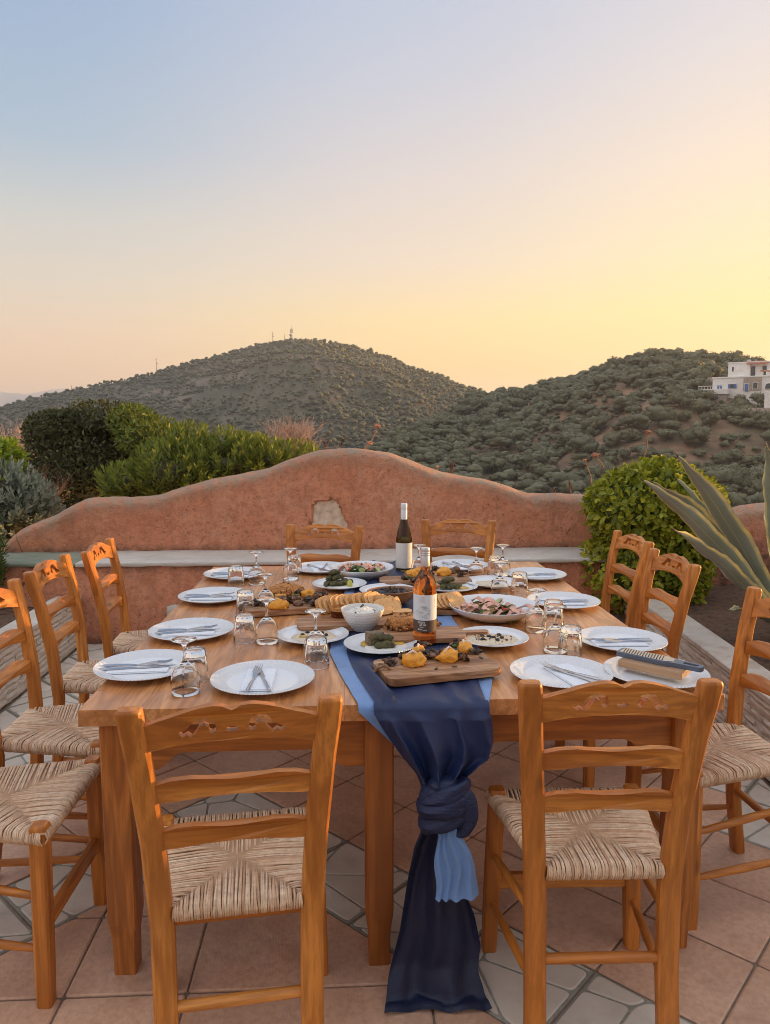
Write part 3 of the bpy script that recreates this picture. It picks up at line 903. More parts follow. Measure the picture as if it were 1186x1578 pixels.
class Leaves:
    """numpy collector of leaf blades: each one two triangles or a folded four-face blade"""
    def __init__(s, seed=1): s.V = []; s.F = []; s.tone = []; s.n = 0; s.r = np.random.default_rng(seed)
    def add(s, P, D, N, L, W, tone, shape='oval'):
        """P base points, D directions, N blade normals (n,3); L, W (n,)"""
        n = len(P)
        S = np.cross(D, N); S /= np.maximum(np.linalg.norm(S, axis=1, keepdims=True), 1e-6)
        N = np.cross(S, D)
        L = L[:, None]; W = W[:, None]
        if shape == 'oval':                 # six-point folded blade
            pts = [P, P + D * L * .38 + S * W * .5 + N * W * .16, P + D * L * .74 + S * W * .38 + N * W * .10, P + D * L - N * L * .10,
                   P + D * L * .74 - S * W * .38 + N * W * .10, P + D * L * .38 - S * W * .5 + N * W * .16]
            V = np.stack(pts, 1).reshape(-1, 3); b = s.n + np.arange(n)[:, None] * 6
            F = [b + np.array([[0, 1, 2, 3]]), b + np.array([[0, 3, 4, 5]])]
            k = 6
        else:                               # lozenge
            pts = [P, P + D * L * .5 + S * W * .5, P + D * L, P + D * L * .5 - S * W * .5]
            V = np.stack(pts, 1).reshape(-1, 3); b = s.n + np.arange(n)[:, None] * 4
            F = [b + np.array([[0, 1, 2, 3]])]; k = 4
        s.V.append(V); s.F += F; s.tone.append(np.repeat(tone, k)); s.n += n * k
    def mesh(s, name, mat):
        V = np.concatenate(s.V); F = np.concatenate(s.F)
        me = bpy.data.meshes.new(name); nf = len(F)
        me.vertices.add(len(V)); me.vertices.foreach_set('co', V.astype(np.float32).ravel())
        me.loops.add(nf * 4); me.loops.foreach_set('vertex_index', F.astype(np.int32).ravel())
        me.polygons.add(nf); me.polygons.foreach_set('loop_start', np.arange(nf, dtype=np.int32) * 4)
        me.update(calc_edges=True); me.validate()
        me.materials.append(mat)
        a = me.attributes.new('tone', 'FLOAT', 'POINT'); a.data.foreach_set('value', np.concatenate(s.tone).astype(np.float32))
        me.polygons.foreach_set('use_smooth', [True] * nf)
        return me
def unit(a): return a / np.maximum(np.linalg.norm(a, axis=1, keepdims=True), 1e-9)
def blob_points(r, ells, n, depth=.35, lump=.14, freq=3.0, flat=None):
    """points in the outer shell of a union of ellipsoids [(centre, radii)], with outward normals"""
    vol = np.array([(e[1][0] * e[1][1] * e[1][2]) ** (2 / 3) for e in ells]); pr = vol / vol.sum()
    P = []; N = []
    tot = 0
    while tot < n:
        k = r.choice(len(ells), size=n, p=pr); d = unit(r.normal(size=(n, 3)))
        C = np.array([ells[i][0] for i in k]); Rr = np.array([ells[i][1] for i in k])
        rad = 1 - depth * r.random(n) ** 2.2
        q = C + d * Rr * rad[:, None]
        lum = np.array([noise.noise(Vector((x * freq, y * freq, z * freq))) for x, y, z in q])
        q = q + d * Rr * (lum * lump)[:, None]
        keep = np.ones(n, bool)
        for i, (c, rr) in enumerate(ells):
            inside = (((q - np.array(c)) / np.array(rr)) ** 2).sum(1) < (1 - depth) ** 2
            keep &= ~(inside & (k != i))
        if flat: keep &= flat(q)
        nn = unit(d / Rr)
        P.append(q[keep]); N.append(nn[keep]); tot += keep.sum()
    return np.concatenate(P)[:n], np.concatenate(N)[:n]
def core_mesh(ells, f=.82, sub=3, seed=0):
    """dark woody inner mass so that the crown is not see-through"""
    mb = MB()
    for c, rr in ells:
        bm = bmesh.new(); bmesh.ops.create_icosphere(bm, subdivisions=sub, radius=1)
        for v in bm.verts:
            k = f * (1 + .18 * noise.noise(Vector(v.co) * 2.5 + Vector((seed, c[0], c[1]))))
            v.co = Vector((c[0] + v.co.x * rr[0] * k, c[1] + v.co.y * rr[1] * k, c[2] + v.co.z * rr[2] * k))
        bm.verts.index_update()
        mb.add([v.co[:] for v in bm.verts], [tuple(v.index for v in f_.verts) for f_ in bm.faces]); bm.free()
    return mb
def shrub(name, label, cat, ells, n, L, W, mat, seed, base, core=None, depth=.35, lump=.14, freq=3., up=.35, spread=.8, tones=(.5, .22), flat=None, stems=6, group=None, shape='oval', corefac=.80):
    r = np.random.default_rng(seed); lv = Leaves(seed)
    root = empty(name, base); tag(root, label, cat, group)
    ells = [(tuple(np.array(c) - np.array(base)), rr) for c, rr in ells]
    fl = (lambda q: flat(q + np.array(base))) if flat else None
    P, N = blob_points(r, ells, n, depth, lump, freq, fl)
    D = unit(N * (1 - spread * .5) + r.normal(size=P.shape) * spread + np.array([0, 0, up]))
    NN = unit(N + r.normal(size=P.shape) * .5 + np.array([0, 0, .5]))
    lv.add(P, D, NN, r.uniform(L * .7, L * 1.25, n), r.uniform(W * .7, W * 1.2, n), np.clip(r.normal(tones[0], tones[1], n), 0, 1), shape)
    f = link('foliage', lv.mesh('foliage', mat), root); tag(f, kind='stuff')
    if core is not None:
        core_mesh(ells, corefac, 3, seed).build('inner_twigs', core, root, 179)
    mb = MB(); rr = random.Random(seed)
    for k in range(stems):
        c, ra = rr.choice(ells); tip = Vector(c) + Vector((rr.uniform(-.6, .6) * ra[0], rr.uniform(-.6, .6) * ra[1], rr.uniform(-.3, .5) * ra[2]))
        a = Vector((rr.uniform(-.08, .08), rr.uniform(-.05, .05), -.02)); m_ = a.lerp(tip, .5) + Vector((rr.uniform(-.05, .05), rr.uniform(-.05, .05), .03))
        mb.tube([a, m_, tip], [.02, .013, .004], 6)
    mb.build('trunk', M_BARK, root, 60)
    return root
M_TWIG = plain('dark_inner_twigs', (.07, .06, .028), .95, var=.3, scale=30)  # dark brown-green, the colour of the inner branches
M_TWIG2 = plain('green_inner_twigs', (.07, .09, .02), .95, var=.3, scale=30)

# clipped hedge with oval leaves on the right, in the planter
M_HEDGE = mat_leaf('bright_hedge_leaf', [(.14, .17, .012), (.25, .28, .02), (.37, .39, .03), (.55, .49, .05)], .42, .35)
hx, hy = 2.21, 5.12
shrub('hedge_bush', 'clipped green hedge with glossy oval leaves growing beside the bench end', 'hedge',
      [((hx, hy, .85), (.46, .38, .38)), ((hx - .03, hy, .52), (.47, .36, .42)), ((hx - .20, hy - .03, .93), (.29, .32, .28)), ((hx + .19, hy, .88), (.29, .32, .28)), ((hx + .0, hy, .97), (.36, .30, .28))],
      7500, .056, .033, M_HEDGE, 3, (hx, hy, .27), M_TWIG2, depth=.30, lump=.16, freq=3.6, up=.1, spread=.8, tones=(.5, .26), corefac=.74)

# left: dark lentisk, bright pittosporum, silvery bush, yellow-green citrus, cypress edge
M_DARKL = mat_leaf('dark_lentisk_leaf', [(.045, .046, .020), (.085, .086, .034), (.135, .138, .042), (.22, .21, .065)], .5, .2)
M_PITT = mat_leaf('pittosporum_leaf', [(.078, .10, .016), (.145, .18, .027), (.225, .265, .042), (.34, .36, .068)], .42, .3)
M_SILV = mat_leaf('silver_leaf', [(.13, .16, .11), (.22, .255, .18), (.33, .36, .27), (.45, .45, .36)], .6, .25)
M_LIME = mat_leaf('lime_green_leaf', [(.12, .19, .02), (.22, .32, .03), (.34, .43, .05)], .45, .4)
M_CYP = mat_leaf('cypress_leaf', [(.03, .06, .01), (.07, .12, .02), (.12, .17, .03)], .6, .2)
def pe(x, y, Y, rx, ry, rz): p = ony(x, y, Y); k = Y / FPX; return ((p.x, p.y, p.z), (rx * k, ry, rz * k))
shrub('lentisk_tree', 'dark round evergreen tree behind the left end of the wall', 'tree',
      [pe(112, 712, 8.6, 66, .7, 84), pe(92, 668, 8.7, 46, .6, 36), pe(165, 705, 8.6, 68, .6, 66), pe(150, 655, 8.5, 52, .5, 32), pe(120, 765, 8.4, 74, .6, 58), pe(212, 700, 8.7, 52, .6, 54)],
      21000, .055, .023, M_DARKL, 5, (ony(140, 850, 8.6).x, 8.6, -.1), M_TWIG, depth=.5, lump=.50, freq=2.4, up=.4, tones=(.42, .24), stems=9, corefac=.64)
shrub('flowering_shrub', 'loose green shrub with pinkish buds beside the dark tree', 'shrub',
      [pe(232, 678, 8.0, 44, .5, 32), pe(205, 650, 8.2, 32, .4, 24), pe(255, 705, 7.8, 46, .4, 36)],
      3600, .070, .026, M_PITT, 15, (ony(240, 830, 8.0).x, 8.0, 0), M_TWIG, depth=.5, lump=.30, freq=2.6, up=.5, tones=(.45, .22), corefac=.6)
def shoots(name, label, ells, nshoot, mat, seed, base, Ls=.16, per=16, ll=.06, lw=.016, core=M_TWIG):
    """shrub made of upright shoots, each a whorl of narrow leaves"""
    r = np.random.default_rng(seed); lv = Leaves(seed)
    root = empty(name, base); tag(root, label, 'shrub')
    ells = [(tuple(np.array(c) - np.array(base)), rr) for c, rr in ells]
    P, N = blob_points(r, ells, nshoot, .30, .42, 3.2, lambda q: q[:, 2] > -.2)
    A = unit(N * .7 + np.array([0, 0, .9]) + r.normal(size=P.shape) * .25)
    for k in range(per):
        t = (k + .5) / per; ph = k * 2.4 + r.random(nshoot) * .8
        B = P + A * (Ls * (t - .5))[None] if False else P + A * (Ls * (t - .4))
        o1 = unit(np.cross(A, np.array([.3, .2, 1.0]) + r.normal(size=A.shape) * .05)); o2 = np.cross(A, o1)
        out = o1 * np.cos(ph)[:, None] + o2 * np.sin(ph)[:, None]
        D = unit(out * (1.0 - .55 * t) + A * (.5 + .7 * t)); NN = unit(A - out * .3)
        tn = np.clip(r.normal(.30 + .38 * t, .14, nshoot), 0, 1)
        lv.add(B, D, NN, np.full(nshoot, ll) * r.uniform(.75, 1.15, nshoot), np.full(nshoot, lw) * r.uniform(.8, 1.2, nshoot), tn, 'loz')
    f = link('foliage', lv.mesh('foliage', mat), root); tag(f, kind='stuff')
    core_mesh(ells, .64, 3, seed).build('inner_twigs', core, root, 179)
    mb = MB(); rr = random.Random(seed)
    for k in range(7):
        c, ra = rr.choice(ells); tip = Vector(c); a = Vector((rr.uniform(-.1, .1), rr.uniform(-.05, .05), -.05))
        mb.tube([a, a.lerp(tip, .5) + Vector((0, 0, .05)), tip], [.022, .014, .005], 6)
    mb.build('trunk', M_BARK, root, 60)
    return root
shoots('pittosporum_hedge', 'bright green shrub of upright leafy shoots leaning over the left of the wall',
       [pe(205, 752, 6.5, 45, .3, 26), pe(270, 735, 6.5, 70, .36, 40), pe(340, 725, 6.6, 66, .34, 34), pe(405, 716, 6.7, 52, .3, 24), pe(450, 712, 6.8, 36, .26, 16), pe(290, 696, 6.7, 36, .28, 24), pe(350, 696, 6.8, 26, .25, 18), pe(385, 705, 6.8, 34, .25, 20)],
       1250, M_PITT, 6, (ony(310, 850, 6.6).x, 6.6, 0), .17, 15, .062, .017)
shoots('silver_shrub', 'silvery grey-green shrub at the left edge above the wall end',
       [pe(25, 800, 6.1, 48, .3, 55), pe(-15, 770, 6.1, 60, .3, 50), pe(55, 775, 6.2, 24, .2, 24)],
       520, M_SILV, 7, (ony(10, 900, 6.1).x, 6.1, .1), .13, 12, .055, .02)
shrub('lime_shrub', 'yellow-green leafy shrub at the left edge above the silver one', 'shrub',
      [pe(-10, 715, 7.0, 34, .3, 34), pe(8, 705, 7.0, 20, .2, 22)], 1000, .085, .04, M_LIME, 8, (ony(-10, 860, 7.0).x, 7.0, 0), M_TWIG2, depth=.5, lump=.2, up=-.1, corefac=.6)
shrub('dwarf_cypress', 'small feathery green conifer in front of the left wall end', 'conifer',
      [pe(-28, 860, 5.0, 33, .14, 70), pe(-26, 800, 5.0, 20, .1, 50)], 3200, .035, .008, M_CYP, 9, (ony(-28, 980, 5.0).x, 5.0, .27), M_TWIG2, depth=.3, lump=.2, up=.8, shape='loz', corefac=.8)

# dry, leafless shrubs
def dry_bush(name, label, cx, cy, Y, rx, rz, n, seed, mat=M_DRY, base=None, tw=.006):
    p = ony(cx, cy, Y); k = Y / FPX; rr = random.Random(seed)
    b = base or Vector((p.x, Y, p.z - rz * k)); root = empty(name, b); tag(root, label, 'shrub')
    mb = MB()
    def grow(a, d, L, r_, depth):
        pts = [a]; q = a
        for s in range(3):
            d = (d + Vector((rr.uniform(-1, 1), rr.uniform(-1, 1), rr.uniform(-.5, .8))) * .28).normalized(); q = q + d * L / 3; pts.append(q)
        mb.tube(pts, [r_, r_ * .85, r_ * .7, r_ * .5], 4, False)
        if depth:
            for _ in range(rr.choice((2, 3, 3, 4))):
                grow(rr.choice(pts[1:]), (d + Vector((rr.uniform(-1, 1), rr.uniform(-1, 1), rr.uniform(-.4, .9))) * .8).normalized(), L * rr.uniform(.5, .75), r_ * .6, depth - 1)
    for _ in range(n):
        a = rr.uniform(0, 6.28); e = rr.uniform(.2, 1.3)
        grow(Vector((rr.uniform(-.05, .05), rr.uniform(-.05, .05), 0)), Vector((math.cos(a) * math.cos(e) * rx / rz, math.sin(a) * math.cos(e), math.sin(e))).normalized(), rz * k * .95, tw, 3)
    mb.build('dry_branches', mat, root, 60)
    return root
M_DRY2 = plain('bleached_dry_twigs', (.58, .40, .31), .9, var=.2)
dry_bush('thorn_bush', 'round bleached dry bush behind the wall, left of its peak', 449, 672, 7.4, 36, 40, 40, 3, M_DRY2, None, .009)
dry_bush('dry_shrub', 'brown dried-out shrub at the left edge, below the far hill', 25, 690, 9.5, 60, 45, 40, 4, M_DRY2, None, .011)
dry_bush('dry_shrub', 'low reddish dry shrub between the dark tree and the silver shrub', 62, 762, 7.5, 28, 48, 20, 5)

def dried_flower(label, x, y, bx, by, Y, size, open_=True):
    p = ony(x, y, Y); b = ony(bx, by, Y + .05); root = empty('dried_flower', b); tag(root, label, 'flower', 'dried flower stalks along the wall')
    tip = p - b; rr = random.Random(int(x * 7 + y))
    MB().tube([(0, 0, 0), tip * .5 + Vector((.012, 0, .0)), tip], [.0050, .0042, .0032], 6).build('stalk', M_DRY, root, 60)
    mb = MB(); ax = tip.normalized()
    for k in range(26):
        a = rr.uniform(0, 6.28); s = rr.uniform(.25, 1.0 if open_ else .5)
        d = (ax * 1.0 + Vector((math.cos(a), math.sin(a), 0)) * s).normalized()
        q = tip + d * size * 1.45 * rr.uniform(.7, 1.0)
        mb.tube([tip, tip.lerp(q, .6) + ax * size * .05, q], [.0024, .0034, .0062], 5)
    mb.build('flower_head', M_FLOW, root, 60)
    return root
M_FLOW = plain('dried_umbel', (.55, .27, .16), .85, var=.2)
dried_flower('dried flower head on a bent stalk above the wall peak', 580, 661, 562, 692, 5.75, .030)
dried_flower('short dried flower head lying on the wall peak', 567, 686, 556, 694, 5.72, .028)
dried_flower('closed dried flower head on a thin stalk left of the hedge', 902, 713, 912, 752, 5.5, .022, False)
dried_flower('open dried flower head touching the top left of the hedge', 919, 706, 930, 722, 5.4, .034)
dried_flower('tallest dried flower, standing up behind the hedge top', 998, 670, 990, 710, 5.5, .026)
dried_flower('small dried flower head on the right slope of the wall', 673, 722, 668, 736, 5.75, .018, False)
def grass_tuft(label, x, y, h, Y, seed):
    p = ony(x, y, Y); rr = random.Random(seed); root = MB()
    for _ in range(9):
        a = rr.uniform(-.5, .5); hh = h * rr.uniform(.5, 1.) * Y / FPX
        root.tube([(rr.uniform(-.02, .02), rr.uniform(-.02, .02), 0), (math.sin(a) * hh * .4, rr.uniform(-.02, .02), hh * .6), (math.sin(a) * hh * .7 + rr.uniform(-.01, .01), 0, hh)], [.002, .0016, .0008], 4)
        for j in range(4):
            t = rr.uniform(.6, 1); root.box((math.sin(a) * hh * .65 * t, 0, hh * t), (.006, .004, .012))
    o = root.build('dry_grass', M_DRY, None, 60, (p.x, Y, p.z - .01)); tag(o, label, 'grass', 'dry grass tufts along the wall')
for lab, x, y, h, sd in (('dry grass tuft on the wall, just left of the peak', 502, 694, 24, 1), ('dry grass tuft on the wall, left of the dried flower', 525, 692, 20, 2), ('dry grass tuft low on the right slope of the wall', 695, 731, 24, 3),
                         ('dry grass sprig on the wall nearest the hedge', 880, 765, 34, 4), ('small dry grass sprig left of the one near the hedge', 853, 764, 14, 5)):
    grass_tuft(lab, x, y, h, 5.72, sd)

# ---------------------------------------------------------------- agave
def mat_agave():
    t = NT('variegated_agave'); at = t.node('ShaderNodeAttribute', attribute_name='across'); v = t.coord((1, 1, 1))
    s = t.noise(t.coord((3, 3, 3)), 3, 5, .6)
    c = t.ramp(at.outputs['Fac'], [(.0, (.92, .70, .22)), (.085, (.94, .74, .26)), (.145, (.27, .31, .22)), (.25, (.23, .27, .20)), (.40, (.27, .30, .23)), (.44, (.52, .48, .30)), (.47, (.26, .30, .22)), (.75, (.23, .275, .205)), (.855, (.27, .31, .22)), (.915, (.94, .74, .26)), (1., (.92, .70, .22))])
    st = t.node('ShaderNodeTexNoise'); st.noise_dimensions = '1D'; t.link(t.math('MULTIPLY', at.outputs['Fac'], 26.), st.inputs['W']); st.inputs['Scale'].default_value = 1.; st.inputs['Detail'].default_value = 3
    c = t.mix(t.math('MULTIPLY', t.ramp(st.outputs['Fac'], [(.5, 0.), (.72, .45)]), t.ramp(at.outputs['Fac'], [(.14, 0.), (.17, 1.), (.83, 1.), (.86, 0.)])), c, (.46, .47, .36))
    c = t.mix(t.ramp(s, [(.4, .5), (.65, 0.)]), c, (.31, .34, .30))
    t.set(Base_Color=c, Roughness=.42); t.bump(s, .15, .01)
    return t.m
M_AGAVE = mat_agave(); M_SPINE = plain('agave_spine', (.05, .03, .02), .5)
ag_base = Vector((2.62, 4.12, .26))
agave = empty('agave_plant', ag_base); tag(agave, 'large agave with grey-green leaves and yellow margins in the right planter', 'agave')
def agave_leaf(tip, bow, width, twist, seed):
    tip = Vector(tip) - ag_base; L = tip.length; rr = random.Random(seed)
    horiz = Vector((tip.x, tip.y, 0)); out = horiz.normalized() if horiz.length > .05 else Vector((0, -1, 0))
    st = out * .05 + Vector((0, 0, .02)); n = 40; m = 13; P = []; ac = []
    ctrl = st.lerp(tip, .5) + Vector((0, 0, bow))
    for i in range(n + 1):
        t = i / n
        c = st * (1 - t) ** 2 + ctrl * 2 * t * (1 - t) + tip * t * t
        d = ((ctrl - st) * (1 - t) + (tip - ctrl) * t).normalized()
        side = d.cross(Vector((0, 0, 1)) if abs(d.z) < .97 else out).normalized()
        side = Matrix.Rotation(R(twist) * (0.4 + .6 * t), 3, d) @ side
        nor = side.cross(d).normalized()
        w = width * interp(t, [0, .08, .3, .5, .7, .85, .95, 1], [.70, .66, .86, 1.0, .86, .52, .20, .02])
        dep = .34 * interp(t, [0, .5, 1], [1.2, .8, 1.6])
        row = []
        for j in range(m):
            s = j / (m - 1) * 2 - 1; wav = (.008 * math.sin(t * 23 + seed) + .004 * math.sin(t * 71 + seed * 3)) * abs(s) * (1 if 0 < i < n else 0)
            row.append(c + side * (w / 2 * s) + nor * (w / 2 * dep * s * s + wav)); ac.append(j / (m - 1))
        P.append(row)
    th = []
    mb = MB(); mb.grid(P)
    o = len(mb.v); under = []
    for i, r_ in enumerate(P):
        t = i / n; k = .022 * (1 - t) + .003
        d = (P[min(i + 1, n)][m // 2] - P[max(i - 1, 0)][m // 2]).normalized(); nor = (r_[-1] - r_[0]).cross(d).normalized() if (r_[-1] - r_[0]).length > 1e-6 else Vector((0, 0, 1))
        under.append([r_[j] - nor * k * (1 - (j / (m - 1) * 2 - 1) ** 2) for j in range(m)])
    mb.grid([list(reversed(r_)) for r_ in under])
    mb.attr['across'] = ('POINT', 'FLOAT', ac + [ac[m - 1 - (k % m)] for k in range(len(ac))])
    lf = mb.build('agave_leaf', M_AGAVE, agave, 60)
    d = (tip - ctrl).normalized(); MB().tube([tip - d * .01, tip + d * .022], [.004, .0006], 6).build('spine', M_SPINE, lf, 60)
AGL = [(1043, 701, 3.55, .13, .135, 25), (989, 739, 3.50, .15, .118, 38), (1041, 737, 3.95, .14, .085, 20), (1037, 815, 3.45, .10, .10, 30), (1100, 770, 4.5, .2, .10, 0), (1181, 686, 3.70, .26, .22, -20), (1003, 742, 3.85, .24, .135, 5), (1235, 700, 3.9, .15, .15, -40),
       (1290, 720, 4.2, .2, .15, 0), (1255, 760, 4.6, .2, .15, 0), (1330, 820, 3.9, .22, .14, 0), (1180, 760, 4.7, .2, .14, 0), (1120, 940, 3.75, .10, .11, 10), (1250, 960, 3.4, .12, .12, 0)]
for i, (x, y, Y, bow, w, tw) in enumerate(AGL): agave_leaf(ony(x, y, Y), bow, w, tw, i + 3)
# ================================================================== TERRAIN
def mat_ground(name, cols, sc):
    t = NT(name); v = t.coord((1, 1, 1), rand=False)
    a = t.noise(v, sc, 8, .62); b = t.noise(v, sc * 7, 6, .6)
    c = t.ramp(a, [(.32, cols[0]), (.5, cols[1]), (.66, cols[2])])
    c = t.mix(t.ramp(b, [(.42, .7), (.62, 0.)]), c, cols[3])
    t.set(Base_Color=c, Roughness=.95); t.bump(b, .6, .6)
    return t.m
M_HILLR = mat_ground('right_hill_earth', [(.17, .125, .072), (.30, .165, .095), (.42, .24, .15), (.11, .095, .052)], .035)
M_HILLL = mat_ground('left_hill_scrub', [(.090, .086, .050), (.14, .118, .070), (.27, .190, .125), (.064, .066, .036)], .012)
M_FARM = plain('far_mountain_hazed_rock', (.13, .17, .25), .95)  # rock tinted blue to put the distance haze into its colour
M_BANK = mat_ground('garden_bank_earth', [(.10, .06, .035), (.18, .10, .06), (.25, .16, .10), (.07, .06, .03)], .9)
def azel(x, y):
    d = ray(x, y); return math.atan2(d.x, d.y), d.z / math.hypot(d.x, d.y)
class Hill:
    """height field round the viewer's hilltop: ridge line at given bearing, height and distance, falling to a valley"""
    def __init__(s, ridge, foot, drop, amp, fr, shape):
        s.az = [azel(x, y)[0] for x, y, D in ridge]; s.el = [azel(x, y)[1] for x, y, D in ridge]; s.D = [D for x, y, D in ridge]
        s.foot, s.drop, s.amp, s.fr, s.shape = foot, drop, amp, fr, shape
    def h(s, az, r):
        D = interp(az, s.az, s.D); zr = CAMH + D * interp(az, s.az, s.el); r0, z0 = s.foot
        t = (r - r0) / (D - r0)
        if t <= 1:
            t = max(t, 0); k = s.shape(t); z = z0 + (zr - z0) * k
        else:
            z = zr - s.drop * (t - 1) ** 1.4
        x, y = math.sin(az) * r, math.cos(az) * r
        if s.amp > 8 and .15 < t < .96: z += 1.5 * math.sin(z * .42 + noise.noise(Vector((x * .01, y * .01, 0))) * 4) * min(1, (t - .15) * 6, (.96 - t) * 10)
        ed = min(1, abs(t - 1) * 3 + .12)
        z += s.amp * ed * min(1, max(t, 0) * 4) * noise.fractal(Vector((x * s.fr, y * s.fr, 1.3)), 1.0, 2.0, 5)
        return z
    def p(s, az, r): return Vector((math.sin(az) * r, math.cos(az) * r, s.h(az, r)))
    def mesh(s, name, mat, a0, a1, na, r0, r1, nr):
        G = []
        for i in range(na + 1):
            az = lerp(a0, a1, i / na); row = []
            for j in range(nr + 1):
                r = r0 * (r1 / r0) ** (j / nr); row.append(s.p(az, r))
            G.append(row)
        mb = MB().grid(G); mb.f = [tuple(reversed(f)) for f in mb.f]
        o = mb.build(name, mat, None, 179); tag(o, kind='structure'); return o
RIDGE_R = [(-300, 900, 90), (300, 800, 110), (500, 735, 150), (590, 697, 190), (640, 668, 225), (700, 636, 265), (745, 614, 300), (790, 611, 310), (830, 602, 310), (870, 592, 305), (910, 580, 300), (950, 566, 295), (990, 554, 290),
           (1040, 549, 285), (1080, 552, 280), (1110, 556, 275), (1150, 563, 268), (1186, 580, 258), (1260, 612, 240), (1400, 640, 220), (1700, 655, 200), (2600, 670, 200), (9000, 690, 200)]
RIDGE_L = [(-9000, 690, 500), (-2000, 668, 560), (-800, 655, 600), (-300, 645, 640), (0, 630, 660), (60, 613, 670), (100, 604, 670), (150, 592, 665), (200, 582, 660), (240, 573, 655), (300, 557, 645), (350, 545, 635), (400, 532, 625), (440, 526, 620), (480, 525, 615),
           (520, 529, 610), (560, 540, 600), (600, 553, 590), (640, 570, 580), (680, 585, 570), (720, 601, 560), (760, 612, 550), (850, 630, 540), (1000, 645, 540), (1400, 655, 540), (3000, 670, 540)]
HR = Hill(RIDGE_R, (60, -30), 60, 5.0, .02, lambda t: .55 * t + .45 * t * t * (3 - 2 * t))
HL = Hill(RIDGE_L, (170, -62), 120, 11.0, .008, lambda t: .6 * t + .4 * smooth01(t))
HR.mesh('hill_right', M_HILLR, R(-34), R(80), 200, 22, 480, 90)
HL.mesh('hill_left', M_HILLL, R(-60), R(40), 240, 90, 1100, 110)
# ground: garden bank just behind the wall falling away into the valley, out to the horizon
G = []
for i in range(97):
    az = lerp(R(-180), R(180), i / 96); row = []
    for r in [0.3, 3, 5.3, 6.0, 6.5, 7.2, 8, 9, 10.5, 13, 17, 23, 32, 48, 75, 120, 200, 400, 800, 1600, 3200, 6500, 9000]:
        x, y = math.sin(az) * r, math.cos(az) * r
        z = interp(r, [0, 6, 7, 9, 12, 20, 60, 120, 400, 900, 20000], [-.09, -.09, .05, -.1, -.9, -5, -27, -44, -70, -75, -80])
        if abs(az) > R(75): z = interp(r, [0, 10, 60, 20000], [-.09, -.09, -1, -80])
        row.append((x, y, z + (fbm((x * .5, y * .5, 0), 4) * .12 if 6.5 < r < 30 else 0)))
    G.append(row)
mb = MB().grid(G); mb.f = [tuple(reversed(f)) for f in mb.f]
tag(mb.build('ground', M_BANK, None, 179), kind='structure')
# far mountains on the left
pts = [(-900, 640), (-500, 618), (-200, 612), (-60, 600), (0, 603), (20, 606), (40, 608), (60, 604), (80, 600), (100, 599), (130, 606), (200, 620), (300, 640)]
G = []
for i in range(121):
    x = lerp(-900, 300, i / 120); y = interp(x, [p[0] for p in pts], [p[1] for p in pts]) + 1.2 * noise.noise(Vector((x * .05, 0, 0)))
    az, el = azel(x, y); row = []
    for r, k in ((4200, 0), (4700, .55), (5200, 1.), (5800, .6), (6500, 0)):
        zr = CAMH + 5200 * el; z = lerp(-75, zr, k) + (12 * noise.noise(Vector((x * .06, r * .01, 0))) if 0 < k < 1 else 0)
        row.append((math.sin(az) * r, math.cos(az) * r, z))
    G.append(row)
mb = MB().grid(G); mb.f = [tuple(reversed(f)) for f in mb.f]
tag(mb.build('mountains', M_FARM, None, 60), kind='structure')

# ---------------------------------------------------------------- olive trees and scrub
M_OLIVE = mat_leaf('olive_foliage', [(.098, .098, .056), (.15, .148, .086), (.20, .195, .115), (.27, .255, .155)], .7, .15, .2)
M_OTRUNK = plain('olive_trunk', (.11, .085, .06), .9)
def tree_arrays(seed, nblob=8, nleaf=420, sub=2):
    """unit olive: crown about 1 wide and .85 high on a short trunk; lumpy masses plus loose leaf sprays"""
    rr = random.Random(seed); V = []; F3 = []; F4 = []; tone = []
    cs = []
    for k in range(nblob):
        a = rr.uniform(0, 6.28); d = rr.uniform(.08, .30) if k else 0
        cs.append((Vector((math.cos(a) * d, math.sin(a) * d, rr.uniform(.30, .62) if k else .48)), rr.uniform(.17, .26) if k else .30))
    for c, r_ in cs:
        bm = bmesh.new(); bmesh.ops.create_icosphere(bm, subdivisions=sub, radius=1)
        o = len(V); tn = rr.uniform(.25, .6)
        for v in bm.verts:
            n_ = noise.fractal(Vector(v.co) * 2.4 + Vector((seed * 3.1, c.x * 9, c.y * 9)), 1, 2, 3)
            V.append(c + Vector((v.co.x, v.co.y, v.co.z * .85)) * r_ * (1 + .60 * n_)); tone.append(min(1, max(0, tn + n_ * .5)))
        bm.verts.index_update(); F3 += [tuple(o + v.index for v in f.verts) for f in bm.faces]; bm.free()
    for k in range(nleaf):
        c, r_ = rr.choice(cs); d = Vector((rr.gauss(0, 1), rr.gauss(0, 1), rr.gauss(.2, 1))).normalized()
        p = c + d * r_ * rr.uniform(.85, 1.15); t = (d + Vector((rr.uniform(-1, 1), rr.uniform(-1, 1), rr.uniform(-.5, 1))) * .8).normalized()
        s = t.orthogonal().normalized(); L = rr.uniform(.05, .10); o = len(V)
        V += [p, p + t * L * .5 + s * L * .3, p + t * L, p + t * L * .5 - s * L * .3]; tone += [rr.uniform(.2, .9)] * 4
        F4.append((o, o + 1, o + 2, o + 3))
    return V, F3, F4, tone
def olive_mesh(seed):
    V, F3, F4, tone = tree_arrays(seed)
    mb = MB(); mb.add(V, F3); mb.f += F4; mb.mi += [0] * len(F4)
    n0 = len(mb.v); mb.tube([(0, 0, -.12), (.01, 0, .1), (-.01, .01, .34)], [.05, .04, .03], 6, False, 1)
    mb.attr['tone'] = ('POINT', 'FLOAT', tone + [.3] * (len(mb.v) - n0))
    return mb.mesh('olive_tree', [M_OLIVE, M_OTRUNK], 179)
OM = [olive_mesh(k) for k in range(6)]
